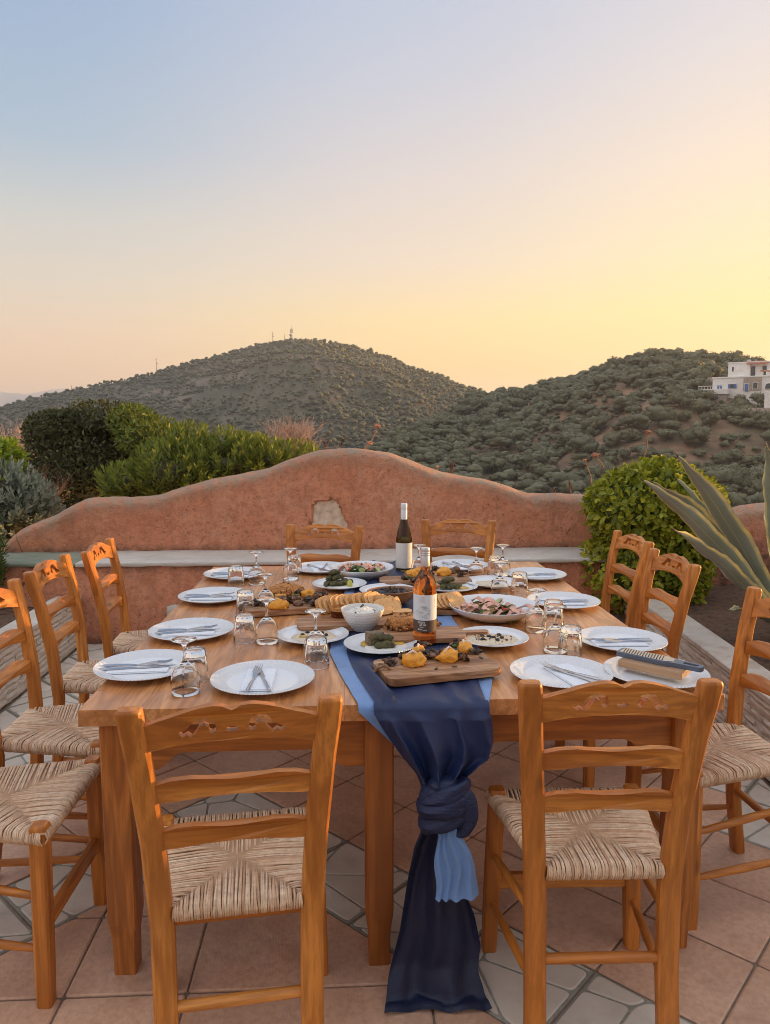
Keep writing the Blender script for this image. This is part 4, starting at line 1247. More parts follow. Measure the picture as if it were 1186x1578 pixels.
def visible(p, margin=40):
    d = p - CAMP; z = d.dot(FWD)
    if z <= 0: return None
    x, y = PCX + FPX * d.dot(RGT) / z, PCY - FPX * d.dot(UPV) / z
    return (x, y) if -margin < x < 1186 + margin * 1.4 else None
WALLPX = [(0, 838), (100, 778), (240, 765), (410, 722), (490, 694), (600, 697), (720, 735), (912, 766), (1186, 780)]
HOUSE_AZ = []
pts_r = []; rr = random.Random(77); cell = {}
def free(p, d):
    i, j = int(p.x // 8), int(p.y // 8)
    for a in (-1, 0, 1):
        for b in (-1, 0, 1):
            for q in cell.get((i + a, j + b), ()):
                if (q.x - p.x) ** 2 + (q.y - p.y) ** 2 < d * d: return False
    cell.setdefault((i, j), []).append(p); return True
az_h, el_h = azel(1135, 612)
rH = None
for r in np.arange(120, 300, 1.):
    if (HR.h(az_h, r) - CAMH) / r > el_h - .003: rH = r; break
rH = rH or 200.
HOUSE_ZONE = [(1086, 556), (1200, 556), (1200, 642), (1150, 634), (1120, 625), (1086, 620)]
for _ in range(80000):
    az = rr.uniform(R(-16), R(50)); r = math.sqrt(rr.uniform(64 ** 2, 345 ** 2)); p = HR.p(az, r)
    v = visible(p, 330)
    if not v: continue
    if v[1] > interp(v[0], [q[0] for q in WALLPX], [q[1] for q in WALLPX]) + 130: continue
    if in_poly(v[0], v[1], HOUSE_ZONE) and r < rH + 24: continue
    D = interp(az, HR.az, HR.D)
    if r > D + 14: continue
    g = noise.noise(Vector((p.x * .035, p.y * .035, 4.)))
    g2 = noise.noise(Vector((p.x * .012, p.y * .05, 9.)))
    if g + g2 * .6 > .16 and rr.random() < .86: continue
    size = rr.choice((1.8, 2.4, 3.0, 3.6, 4.4, 5.2)) * rr.uniform(.85, 1.1)
    if not free(p, size * .50): continue
    pts_r.append((p, size, v, r))
# the trees that show largest in the picture stand as single trees
pts_r = pts_r[:4300]
pts_r.sort(key=lambda q: (0 if 0 < q[2][0] < 1186 and q[2][1] < interp(q[2][0], [w[0] for w in WALLPX], [w[1] for w in WALLPX]) - 4 else 1, -q[1] / q[3]))
grove = pts_r[:300]
for k, (p, size, v, r) in enumerate(grove):
    o = link('olive_tree', OM[k % 6], None, (p.x, p.y, p.z), rr.uniform(0, 6.28))
    o.scale = (size * rr.uniform(.85, 1.55), size * rr.uniform(.85, 1.55), size * rr.uniform(.75, 1.15))
    tag(o, 'small rounded olive tree on the near slope of the right hill', 'tree', 'olive trees on the right hillside')
def mass(name, label, items, seed, nb=5, nl=60, sub=2):
    """many small trees as one far-off mass"""
    protos = []
    for k in range(5):
        V, F3, F4, tone = tree_arrays(seed + k, nb, nl, sub); protos.append((np.array([tuple(v) for v in V]), np.array(F3), np.array(F4), np.array(tone)))
    VV, T3, T4, TT = [], [], [], []; o = 0; r = np.random.default_rng(seed)
    for p, size in items:
        V, F3, F4, tn = protos[r.integers(5)]; a = r.uniform(0, 6.28); ca, sa = math.cos(a), math.sin(a); h = r.uniform(.70, 1.15); V = V * np.array([r.uniform(.85, 1.6), r.uniform(.85, 1.6), 1.])
        W = np.stack([V[:, 0] * ca - V[:, 1] * sa, V[:, 0] * sa + V[:, 1] * ca, V[:, 2] * h], 1) * size + np.array(p)
        VV.append(W); T3.append(F3 + o); T4.append(F4 + o); TT.append(np.clip(tn + r.normal(0, .12), 0, 1)); o += len(V)
    V = np.concatenate(VV); A = np.concatenate(T3); B = np.concatenate(T4)
    me = bpy.data.meshes.new(name); me.vertices.add(len(V)); me.vertices.foreach_set('co', V.astype(np.float32).ravel())
    li = np.concatenate([A.ravel(), B.ravel()]); me.loops.add(len(li)); me.loops.foreach_set('vertex_index', li.astype(np.int32))
    ls = np.concatenate([np.arange(len(A)) * 3, len(A) * 3 + np.arange(len(B)) * 4]); me.polygons.add(len(ls)); me.polygons.foreach_set('loop_start', ls.astype(np.int32))
    me.update(calc_edges=True); me.materials.append(M_OLIVE)
    at = me.attributes.new('tone', 'FLOAT', 'POINT'); at.data.foreach_set('value', np.concatenate(TT).astype(np.float32))
    me.polygons.foreach_set('use_smooth', [True] * len(ls))
    tag(link(name, me), label, 'trees', None, 'stuff')
mass('olive_grove', 'olive trees covering the upper right hill', [((p.x, p.y, p.z), s * 1.08) for p, s, v, r in pts_r[300:]], 21, 3, 40)
items = []; cell.clear(); rr = random.Random(5)
for _ in range(130000):
    az = rr.uniform(R(-40), R(14)); r = math.sqrt(rr.uniform(205 ** 2, 690 ** 2)); p = HL.p(az, r); v = visible(p, 260)
    if not v: continue
    if v[1] > interp(v[0], [q[0] for q in WALLPX], [q[1] for q in WALLPX]) + 60: continue
    D = interp(az, HL.az, HL.D)
    if r > D + 20: continue
    # contour terraces stay bare, the right shoulder and summit are thick
    terr = math.sin(p.z * .42 + noise.noise(Vector((p.x * .01, p.y * .01, 0))) * 4)
    g = noise.noise(Vector((p.x * .014, p.y * .014, 4.))) + .55 * noise.noise(Vector((p.x * .05, p.y * .05, 2.)))
    dense = smooth01((v[0] - 430) / 160)
    keep = .80 + .5 * dense - .5 * g - (.45 if terr > .72 else 0)
    if rr.random() > keep: continue
    size = rr.choice((1.2, 1.6, 2.0, 2.6, 3.4, 4.6)) + 1.3 * dense
    if not free(p, size * .55): continue
    items.append(((p.x, p.y, p.z), size))
    if len(items) > 13500: break
mass('hillside_scrub', 'olive trees and low scrub covering the far left hill', items, 41, 3, 13, 1)

# ---------------------------------------------------------------- masts and poles on the left summit
M_STEEL = plain('galvanised_steel', (.45, .45, .46), .5, .6)
M_MASTR = plain('mast_red_paint', (.42, .12, .09), .6)
M_POLE = plain('weathered_pole', (.16, .10, .07), .9)
def hill_spot(H, x, y, r=None):
    az, el = azel(x, y)
    if r is None: r = interp(az, H.az, H.D)
    return H.p(az, r)
mp = hill_spot(HL, 449, 524); k = 620 / FPX
mast = empty('antenna_mast', mp); tag(mast, 'lattice antenna mast with panels on the left hilltop', 'antenna')
Hm = 23 * k; mb = MB()
for a in range(3):
    t = a * 2.094; mb.tube([(math.cos(t) * 1.0, math.sin(t) * 1.0, -2), (math.cos(t) * .35, math.sin(t) * .35, Hm * .78)], .13, 5)
for i in range(8):
    z0, z1 = Hm * .78 * i / 8, Hm * .78 * (i + 1) / 8
    for a in range(3):
        t, u = a * 2.094, (a + 1) * 2.094; r0, r1 = lerp(1., .35, i / 8), lerp(1., .35, (i + 1) / 8)
        mb.tube([(math.cos(t) * r0, math.sin(t) * r0, z0), (math.cos(u) * r1, math.sin(u) * r1, z1)], .07, 4)
mb.build('lattice', M_STEEL, mast)
MB().tube([(0, 0, Hm * .76), (0, 0, Hm * 1.02)], [.16, .06], 6).build('whip', M_MASTR, mast)
for a in range(3):
    for z in (.62, .74): MB().box((math.cos(a * 2.1 + .5) * .95, math.sin(a * 2.1 + .5) * .95, Hm * z), (.45, .35, 2.0), bev=.05).build('panel', M_STEEL, mast)
for a, z in ((3.6, .40), (4.3, .33)): MB().lathe([(0, 0), (.7, .1), (.85, .35), (.7, .2), (0, .1)], 12, Matrix.Translation((math.cos(a) * 1.0, math.sin(a) * 1.0, Hm * z)) @ Matrix.Rotation(R(90), 4, 'X')).build('dish', M_STEEL, mast)
MB().box((2.6, -1, .6), (2.6, 2.2, 2.6), bev=.05).build('equipment_hut', plain('hut_white', (.6, .6, .58), .8), mast)
def pole(label, x, y0, y1, arm=True):
    p = hill_spot(HL, x, y1); h = (y1 - y0) * 640 / FPX; r = empty('utility_pole', p); tag(r, label, 'pole', 'poles on the left ridge')
    MB().tube([(0, 0, -1), (0, 0, h)], [.22, .14], 6).build('post', M_POLE, r)
    if arm: MB().box((0, 0, h * .9), (2.2, .18, .18)).build('cross_arm', M_POLE, r); MB().box((.5, 0, h * .62), (1.2, .3, .5)).build('bracket', M_POLE, r)
pole('wooden pole with cross arm left of the antenna mast', 420, 512, 528)
pole('thin short pole between the cross-arm pole and the mast', 438, 515, 526, False)
pole('lone pole halfway down the left ridge', 241, 551, 573)
pole('small pole low on the left ridge near the far mountains', 110, 594, 603, False)

# ---------------------------------------------------------------- white houses on the right hill
M_WHITE = plain('limewashed_wall', (.84, .79, .73), .85, var=.06, bump=.2, scale=3)
M_STONEW = plain('stone_facing', (.45, .36, .29), .9, var=.2, bump=.6, scale=2.5)
M_BLUE = plain('blue_shutter', (.07, .17, .42), .5)
M_PANE = NT('dark_window_pane').set(Base_Color=(.05, .065, .08), Roughness=.12).m
M_ROOF = plain('terracotta_roof', (.42, .17, .09), .8, bump=.4, scale=4)
az = az_h; hc = HR.p(az, rH); u = rH / FPX * 1.08
ex = Vector((math.cos(az), -math.sin(az), 0)); ey = Vector((math.sin(az), math.cos(az), 0))
houses = []
def hroot(name, label, x, y, extra=0):
    a, e = azel(x, y); r = rH + extra
    p = Vector((math.sin(a) * r, math.cos(a) * r, CAMH + r * e)); o = empty(name, p, -az + R(-12)); tag(o, label, 'house', 'white houses on the right hill'); return o
def hb(root, nm, mat, x0, x1, z0, z1, y0, y1, bev=.06):
    k = u
    return MB().box((lerp(x0, x1, .5) * k, lerp(y0, y1, .5), lerp(z0, z1, .5) * k), (abs(x1 - x0) * k, abs(y1 - y0), abs(z1 - z0) * k), bev=bev).build(nm, mat, root, 30)
def window(root, x, z, w, h, yf, shutters=None, frame=True):
    f = hb(root, 'window', M_WHITE, x - w / 2 - .6, x + w / 2 + .6, z - .6, z + h + .6, yf - .10, yf + .1, .03)
    hb(f, 'pane', M_PANE, x - w / 2, x + w / 2, z, z + h, yf - .14, yf - .05, .02)
    if shutters == 'closed': hb(f, 'shutter', M_BLUE, x - w / 2, x + w / 2, z, z + h, yf - .22, yf - .15, .02)
    if shutters == 'open':
        for s in (-1, 1): hb(f, 'shutter', M_BLUE, x + s * w / 2 - (0 if s > 0 else w * .5), x + s * w / 2 + (w * .5 if s > 0 else 0), z, z + h, yf - .24, yf - .15, .02)
    return f
# lower, long house: pixel units relative to its base point
h1 = hroot('white_house', 'long white house with blue shutters and a terrace on the right hill', 1122, 614)
hb(h1, 'wall', M_WHITE, -20, 85, -45, 26, 0, 9)
hb(h1, 'stone_panel', M_STONEW, 17, 38, 9, 25.5, -.16, .5, .02)
hb(h1, 'parapet', M_WHITE, -21, 86, 25.6, 27.5, -.2, 9.2)
hb(h1, 'terrace_slab', M_WHITE, -34, 2, 5, 12, -2.6, 1.)
hb(h1, 'terrace_wall', M_STONEW, -31, 0, -45, 5, -2.2, 1.)
hb(h1, 'door', M_BLUE, -15, -10, -1, 3, -2.5, -2.1, .02)
window(h1, -11, 12.5, 5.5, 5, 0, 'closed'); window(h1, 4, 12.5, 5, 5.5, 0, 'open'); window(h1, 21, 9, 4, 9, -.17, 'closed'); window(h1, 31, 11.5, 5, 7.5, -.17)
aw = MB(); pr = [(-4.2 * u, 0), (4.2 * u, 0)] + [(4.2 * u * math.cos(t), 3 * u + 4.2 * u * math.sin(t)) for t in [k * math.pi / 10 for k in range(11)]]
vs, fs = plate(pr, [], .2, lambda a_, b_, w_: (46 * u + a_, -.2 + w_, 10.5 * u + b_), 0); wa = aw.add(vs, fs).build('arched_window', M_WHITE, h1, 30)
vs, fs = plate([(x * .82, z * .9 + .1) for x, z in pr], [], .1, lambda a_, b_, w_: (46 * u + a_, -.27 + w_, 10.5 * u + b_), 0); MB().add(vs, fs).build('pane', M_PANE, wa, 30)
hb(h1, 'wall', M_WHITE, 57, 90, -45, 14, -3, -.3)
MB().lathe([(0, 0), (.9, .12), (1.3, .5), (.9, .22), (0, .1)], 14, Matrix.Translation((9 * u, 2, 29.5 * u)) @ Matrix.Rotation(R(70), 4, 'X')).build('satellite_dish', M_WHITE, h1, 40)
vs_ = [(34 * u, 1, 33 * u), (80 * u, 1, 29 * u), (80 * u, 6, 31 * u), (34 * u, 6, 35 * u)]
pg = MB(); pg.add(vs_ + [(x, y, z + .25) for x, y, z in vs_], [(3, 2, 1, 0), (4, 5, 6, 7), (0, 1, 5, 4), (1, 2, 6, 5), (2, 3, 7, 6), (3, 0, 4, 7)]).build('pergola_roof', M_ROOF, h1, 20)
for x in (36, 56, 64): hb(h1, 'pergola_post', M_WHITE, x, x + 2, 26, 33 - (x - 36) * .1, 1.2, 1.6, .02)
for k in range(9): hb(h1, 'railing_post', M_WHITE, -33.5 + k * 3.6, -32.9 + k * 3.6, 12, 15.5, -2.5, -2.4, .01)
hb(h1, 'railing', M_WHITE, -34, -4, 15.3, 16.1, -2.55, -2.35, .01)
hb(h1, 'door', M_PANE, 60, 64, -1, 8, -3.1, -2.9, .02)
# upper house
h2 = hroot('white_house', 'upper white cube house with a small tiled awning on the right hill', 1122, 588, 9)
hb(h2, 'wall', M_WHITE, -1, 26, -40, 24, 0, 7); hb(h2, 'wall', M_WHITE, 26.2, 49, -40, 23, .8, 7)
hb(h2, 'parapet', M_WHITE, -1.6, 49.5, 23.4, 25, -.15, 7.2)
window(h2, 5, 13, 2.2, 6, 0); window(h2, 29, 5, 5, 14, .8); window(h2, 42.5, 5, 5, 14, .8)
rf = MB(); q = [(22 * u, -.9, 21.3 * u), (46 * u, -.9, 20.3 * u), (45 * u, .75, 24.6 * u), (21 * u, .75, 25.2 * u)]
rf.add(q + [(x, y, z + .2) for x, y, z in q], [(3, 2, 1, 0), (4, 5, 6, 7), (0, 1, 5, 4), (1, 2, 6, 5), (2, 3, 7, 6), (3, 0, 4, 7)]).build('awning_roof', M_ROOF, h2, 20)
hb(h2, 'terrace_wall', M_WHITE, 46, 95, -40, 11, -1, 5); hb(h2, 'chimney', M_WHITE, 54, 56.5, 10, 18, 2, 2.8)
MB().lathe([(0, 0), (.55, 0), (.55, .9), (0, .95)], 12, Matrix.Translation((19 * u, 3, 26 * u)) @ Matrix.Rotation(R(90), 4, 'Y')).build('water_tank', M_STEEL, h2, 40)
MB().box((24 * u, 3, 26.5 * u), (1.2, .1, 1.4), rot=Matrix.Rotation(R(40), 3, 'Y')).build('solar_panel', M_PANE, h2)
# house cut by the right edge
h3 = hroot('white_house', 'white house with a blue shutter cut by the right edge of the picture', 1178, 632, -12)
hb(h3, 'wall', M_WHITE, -1, 60, -45, 22, 0, 7); hb(h3, 'terrace_slab', M_STONEW, -16, 40, -45, 2.5, -2.5, -.05); window(h3, 8.5, 6, 6, 9, 0, 'closed')
h4 = hroot('stone_shed', 'small stone retaining wall left of the upper white house', 1095, 590, 6); h4['category'] = 'wall'; h4['group'] = 'retaining walls on the right hill'
hb(h4, 'wall', M_STONEW, -5, 8, -2, 7, 0, 1); hb(h4, 'low_wall', M_STONEW, -10, 28, -5, -1, -1.2, -.4)
# trees in front of the houses
for x, y, s, ex_ in ((1139, 618, 3.0, -5), (1168, 617, 3.6, -6), (1130, 634, 4.2, -9), (1152, 636, 4.6, -10), (1104, 632, 3.4, -6), (1170, 644, 4.6, -14), (1110, 642, 4.2, -12), (1184, 650, 4.5, -16), (1112, 591, 3.0, 12), (1100, 572, 5, 22), (1085, 577, 5, 20)):
    a, e = azel(x, y); r = rH + ex_; o = link('olive_tree', OM[int(x) % 6], None, (math.sin(a) * r, math.cos(a) * r, CAMH + r * e - s * .35), x)
    o.scale = (s, s, s); tag(o, 'olive tree standing close around the white houses', 'tree', 'olive trees around the white houses')
# ================================================================== TABLEWARE MATERIALS
def mat_porcelain(name, weave, col=(.80, .82, .845)):
    t = NT(name); v = t.coord((1, 1, 1), rand=False); sp = t.node('ShaderNodeSeparateXYZ'); t.link(v, sp.inputs[0])
    t.set(Base_Color=col, Roughness=.16); t.b.inputs['Coat Weight'].default_value = .3
    if weave:
        r = t.math('SQRT', t.math('ADD', t.math('MULTIPLY', sp.outputs[0], sp.outputs[0]), t.math('MULTIPLY', sp.outputs[1], sp.outputs[1])))
        a = t.math('ARCTAN2', sp.outputs[1], sp.outputs[0])
        rows = t.math('MULTIPLY', r, 2 * math.pi / .0056)
        w = t.math('MULTIPLY', t.math('SINE', rows), t.math('SINE', t.math('ADD', t.math('MULTIPLY', a, 84.0), t.math('MULTIPLY', rows, .5))))
        t.bump(t.math('MULTIPLY', w, t.ramp(r, [(.098, 0.), (.104, 1.)])), .55, .0018)
    return t.m
M_PLATE = mat_porcelain('woven_rim_porcelain', True); M_PORC = mat_porcelain('plain_porcelain', False)
def mat_bowlweave():
    t = NT('textured_bowl_porcelain'); v = t.coord((1, 1, 1), rand=False); sp = t.node('ShaderNodeSeparateXYZ'); t.link(v, sp.inputs[0])
    a = t.math('ARCTAN2', sp.outputs[1], sp.outputs[0]); z = t.math('MULTIPLY', sp.outputs[2], 2 * math.pi / .011)
    w = t.math('SINE', t.math('ADD', z, t.math('MULTIPLY', t.math('SINE', t.math('MULTIPLY', a, 26.)), 1.3)))
    t.set(Base_Color=(.80, .79, .76), Roughness=.25); t.bump(w, .28, .0018); return t.m
M_BOWLW = mat_bowlweave()
def mat_glass(name, col=(1, 1, 1), rough=0., ior=1.46):
    t = NT(name); t.set(Base_Color=col, Roughness=rough, IOR=ior); t.b.inputs['Transmission Weight'].default_value = 1.0
    return t.m
M_GLASS = mat_glass('clear_glass')
M_ROSE = mat_glass('rose_wine_bottle', (.98, .40, .10), 0., 1.36)
M_DKGL = mat_glass('dark_green_bottle', (.14, .10, .03), .02, 1.4)
M_CUT = NT('polished_steel').set(Base_Color=(.50, .50, .52), Metallic=1., Roughness=.2).m
M_CAP = plain('screw_cap', (.62, .60, .62), .32, .5, .04)
M_CAPW = plain('white_screw_cap', (.72, .78, .84), .35, .1, .04)
M_NAP = plain('paper_napkin', (.82, .85, .90), .85, var=.03, bump=.15, scale=120)
M_LINEN_N = None
def mat_fabric(name, col, alpha=1.0, sheen=.3, rough=.75, cs=(90, 14, 14), cb=.35):
    t = NT(name); v = t.coord((1, 1, 1), rand=False); f = t.noise(v, 420, 2, .5); b = t.noise(v, 11, 5, .6)
    c = t.ramp(b, [(.35, tuple(x * .82 for x in col)), (.6, col)])
    t.set(Base_Color=c, Roughness=rough); t.b.inputs['Sheen Weight'].default_value = sheen; t.b.inputs['Alpha'].default_value = alpha
    cr = t.noise(t.coord(cs, rand=False), 1.0, 4, .65, .8)
    t.bump(t.math('ADD', t.math('MULTIPLY', f, .25), cr), cb, .0045); return t.m
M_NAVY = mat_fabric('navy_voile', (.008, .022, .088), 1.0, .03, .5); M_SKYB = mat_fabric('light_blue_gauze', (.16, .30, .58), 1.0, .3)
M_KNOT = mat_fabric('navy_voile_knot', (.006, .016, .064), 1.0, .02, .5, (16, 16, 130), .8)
M_NAVYS = mat_fabric('navy_voile_shaded', (.0045, .0100, .042), 1.0, .02, .5)  # same cloth as the runner, darkened so the tail's shade is in the colour
BD = dict(base=(.55, .28, .13), dark=(.28, .115, .045), light=(.70, .43, .24))
M_BOARDX = wood('olive_wood_board', 0, rough=.5, coat=.05, knots=False, sc=2.4, **BD)
M_BOWLWD = wood('bowl_wood', 0, base=(.50, .24, .10), dark=(.33, .13, .05), light=(.60, .33, .15), rough=.45, coat=.1, knots=False)
M_ROPE = plain('jute_rope', (.30, .17, .09), .9, bump=.6, scale=150)
def food(name, c, rough=.6, var=.25, bump=.6, scale=80, sss=0.): return plain(name, c, rough, 0., var, bump, scale)
M_PUREE = food('orange_puree', (.82, .35, .03), .45, .12, .5, 60)
M_ONION = food('onion_ring', (.84, .66, .58), .4, .1, .1)
M_CRISP = food('dark_crisp', (.045, .022, .012), .5, .4, .8, 60)
M_DOLMA = food('vine_leaf', (.085, .074, .022), .55, .4, .8, 70)
M_DOLMA2 = food('cooked_rice_end', (.24, .165, .09), .6, .4, 1.0, 160)
M_QUIN = food('golden_crumble', (.52, .22, .06), .7, .35, .8, 130)
M_QUIND = food('brown_crumble', (.14, .062, .030), .7, .4, .8, 130)
M_BREAD = food('bread_crumb', (.80, .47, .20), .85, .12, .6, 140); M_CRUST = food('bread_crust', (.56, .26, .075), .7, .25, .6, 90)
M_CREAM = food('creamy_dip', (.72, .60, .43), .4, .1, .5, 70); M_OIL = food('golden_oil', (.60, .36, .05), .12, .15, .1)
M_OLIVEB = food('black_olive', (.014, .013, .014), .25, .2, .2); M_HAM = food('cured_ham', (.76, .43, .32), .4, .2, .4, 60)
M_CUC = food('cucumber_flesh', (.48, .52, .22), .35, .12, .2); M_CUCG = food('cucumber_skin', (.06, .11, .02), .35, .2, .3)
M_HERB = food('green_herb', (.10, .17, .025), .5, .3, .3); M_RED = food('red_pepper', (.52, .05, .02), .35, .2, .2)
M_CHEESE = food('white_cheese', (.80, .77, .70), .55, .06, .5, 50); M_MUSH = food('grilled_mushroom', (.20, .095, .05), .5, .35, .6, 50)
M_LEMON = food('lemon_wedge', (.50, .48, .09), .35, .15, .3)

# ================================================================== RUNNERS
def runner():
    # ---- light blue under-layer, seen along both edges and as the tail below the knot
    rb = empty('blue_runner', (.14, 2.85, TZ)); tag(rb, 'light blue gauze cloth lying under the navy runner, its tail below the knot', 'table runner')
    off = Vector(rb.location)
    def loc(p): return Vector(p) - off
    G = []
    for i in range(61):
        Y = lerp(3.80, 1.862, i / 60); lx = interp(Y, [1.86, 2.1, 2.3, 2.6, 3.8], [.026, -.022, -.056, -.050, .03]); rx = interp(Y, [1.86, 2.15, 2.6, 3.8], [.372, .445, .40, .37])
        G.append([loc((lerp(lx, rx, j / 24), Y, TZ + .0016 + .0012 * abs(math.sin(j * 1.9 + Y * 9)) + (.003 * abs(math.sin(Y * 31 + j)) if j in (0, 1, 2, 23, 24) else 0))) for j in range(25)])
    for k in range(1, 5):
        a = k / 4 * math.pi / 2; z, y = TZ + .0022 - .014 * (1 - math.cos(a)), 1.856 - .014 * math.sin(a)
        G.append([loc((lerp(.028, .37, j / 24), y - .002, z)) for j in range(25)])
    for k in range(1, 16):
        z = TZ - .012 - .10 * k / 15; t = k / 15
        lx = lerp(.030, .13, t); rx = lerp(.37, .33, t)
        G.append([loc((lerp(lx, rx, j / 24), 1.838 + .006 * math.sin(j * 1.7) * t, z + .006 * math.sin(j * 2.1))) for j in range(25)])
    MB().grid(G).build('gauze_sheet', M_SKYB, rb, 179)
    G = []
    for k in range(29):
        t = k / 28; z = lerp(.500, .296, t); row = []
        x0, x1 = lerp(.224, .218, t), lerp(.272, .326, smooth01(t * 1.4))
        for j in range(25):
            s = j / 24
            row.append(loc((lerp(x0, x1, s) + .004 * math.sin(t * 9 + s * 5), 1.757 + (.004 * t + .003) * math.sin(s * 27 + t * 1.5 + 2 * math.sin(s * 4)) + .005 * math.sin(s * 5 + 1) - .02 * t, z + (.012 * s * s if k == 28 else .012 * s * s * t))))
        G.append(row)
    MB().grid(G).build('gauze_tail', M_SKYB, rb, 179)
    # ---- navy runner
    rn = empty('navy_runner', (.17, 2.85, TZ)); tag(rn, 'long navy voile runner down the table, knotted over the front edge to the floor', 'table runner')
    off = Vector(rn.location)
    NJ = 72; G = []
    for i in range(91):
        Y = lerp(3.86, 1.858, i / 90); f = smooth01((2.15 - Y) / .3); g = smooth01((Y - 3.55) / .3)
        xl = interp(Y, [1.86, 2.1, 2.3, 2.6, 3.86], [.066, .028, .0, .0, .07]); xr = interp(Y, [1.86, 2.1, 2.6, 3.86], [.367, .37, .34, .35]); c = (xl + xr) / 2; hw = (xr - xl) / 2; row = []
        for j in range(NJ + 1):
            s = j / NJ; x = lerp(c - hw, c + hw, s)
            wr = (.5 + .5 * math.sin(s * 21 + 2.2 * math.sin(Y * 2.3) + 1.5 * math.sin(s * 9 + Y * 3)))
            amp = .0024 + .010 * f * (1 if (s < .33 or s > .84) else .55) + .012 * g + .020 * smooth01((.30 - s) / .2) * smooth01((2.25 - Y) / .2)
            row.append(Vector((x + .006 * math.sin(Y * 8 + s * 3), Y, TZ + .0055 + amp * wr * min(1, min(s, 1 - s) * 14 + .15))) - off)
        G.append(row)
    def edges(z):
        return (interp(z, [.53, .565, .590, .64, .71, .757], [.196, .188, .178, .140, .095, .069]), interp(z, [.53, .565, .595, .615, .640, .675, .72, .757], [.294, .298, .308, .334, .366, .378, .374, .368]))
    for k in range(1, 6):
        a = k / 5 * math.pi / 2; z = TZ + .006 - .02 * (1 - math.cos(a)); y = 1.856 - .024 * math.sin(a); row = []
        for j in range(NJ + 1):
            s = j / NJ; wr = (.5 + .5 * math.sin(s * 21 + 2.2 * math.sin(1.85 * 2.3) + 1.5 * math.sin(s * 9 + 1.85 * 3)))
            row.append(Vector((lerp(lerp(.066, .068, k / 5), .367, s), y - wr * .008 * math.sin(a), z + .006 * wr * math.cos(a))) - off)
        G.append(row)
    for k in range(1, 40):
        t = k / 39; z = lerp(.750, .545, t); x0, x1 = edges(z); row = []
        am = .012 + .022 * smooth01(t * 1.2)
        for j in range(NJ + 1):
            s = j / NJ; ss = s + .03 * math.sin(s * 6.28 + t)
            ph = s * 21 + 2.2 * math.sin(1.85 * 2.3) + 1.5 * math.sin(s * 9 + 5.5) * (1 - t)
            w = (1 - 2 * abs(math.sin(ph * .5)) ** .7) * .8 + .25 * math.sin(s * 15 + 1 + t)
            bul = math.sin(s * math.pi)
            row.append(Vector((lerp(x0, x1, ss if 0 < s < 1 else s), 1.812 - am * w - .020 * bul * smooth01(t * 2) + .0 - .02 * t + .03 * t * (abs(s - .5) * 2) ** 2, z + .003 * math.sin(s * 21))) - off)
        G.append(row)
    MB().grid(G).build('draped_cloth', M_NAVY, rn, 179)
    # knot: lumpy core with wraps of gathered cloth
    kc = Vector((.246, 1.785, .532)); mb = MB(); P = []
    for i in range(33):
        t = i / 32; th = t * math.pi; row = []
        for j in range(49):
            a = j / 48 * 2 * math.pi
            rad = 1 + .10 * math.sin(7 * th + 2.2 * math.sin(a + .6) + .8) + .05 * math.sin(13 * th - 1.6 * a) + .06 * noise.noise(Vector((math.cos(a) * 2, math.sin(a) * 2, th * 2)))
            row.append(kc + Vector((math.cos(a) * .062 * rad * math.sin(th) ** .7, math.sin(a) * .048 * rad * math.sin(th) ** .7, math.cos(th) * .072)) - off)
        P.append(row)
    mb.grid(P)
    def band(cz, tilt, rx, ry, rt, ph, yo=0):
        Q = []
        for i in range(61):
            a = i / 60 * 2 * math.pi
            ctr = kc + Vector((math.cos(a) * rx, math.sin(a) * ry + yo, cz + tilt * math.cos(a + ph)))
            o = Vector((math.cos(a), math.sin(a), 0)); row = []
            for j in range(17):
                b = j / 16 * 2 * math.pi; rr_ = rt * (1 + .16 * math.sin(3 * b + 2 * a) + .10 * math.sin(5 * b - 3 * a + ph))
                row.append(ctr + o * math.cos(b) * rr_ * .75 + Vector((0, 0, 1)) * math.sin(b) * rr_ * 1.15 - off)
            Q.append(row)
        mb.grid(Q)
    band(.030, .022, .052, .042, .019, .4); band(.000, .014, .057, .047, .021, .9); band(-.032, .020, .054, .044, .019, .2)
    # loop bulging out on the right of the knot
    Q = []
    for i in range(25):
        t = i / 24; a = lerp(R(78), R(-95), t); row = []
        ctr = kc + Vector((.028 + .030 * math.cos(a), -.024, -.008 + .056 * math.sin(a)))
        for j in range(15):
            b = j / 14 * 2 * math.pi; rr_ = .020 * (.65 + .45 * math.sin(t * math.pi)) * (1 + .20 * math.sin(3 * b + t * 6) + .10 * math.sin(7 * b))
            row.append(ctr + Vector((math.cos(a) * math.cos(b) * rr_, math.sin(b) * rr_ * 1.05, math.sin(a) * math.cos(b) * rr_)) - off)
        Q.append(row)
    mb.grid(Q); mb.build('knot', M_KNOT, rn, 179)
    # tail to the floor
    G = []
    for k in range(57):
        t = k / 56; z = max(lerp(.500, -.02, t), .006 + .004 * math.sin(k * 2.))
        x0 = interp(t, [0, .15, .35, .6, .85, 1], [.200, .168, .150, .132, .100, .088]); x1 = interp(t, [0, .15, .35, .55, .72, .85, 1], [.290, .285, .290, .330, .348, .340, .366]); row = []
        am = interp(t, [0, .2, .7, .93, 1], [.012, .020, .022, .016, .006])
        for j in range(49):
            s = j / 48
            w = math.sin(s * 10 + 2.2 * math.sin(t * 2.4 + s) + .6) * .8 + .22 * math.sin(s * 23 + 5 * t) * smooth01(t * 2)
            y = interp(t, [0, .3, .8, .93, 1], [1.785, 1.800, 1.785, 1.755, 1.722]) - am * w
            zz = z + (.010 * abs(math.sin(s * 9 + 1)) * (t > .93)) + (.012 * math.sin(s * 13) * smooth01((t - .7) * 4) * (z > .02))
            row.append(Vector((lerp(x0, x1, s), y, max(zz, .004))) - off)
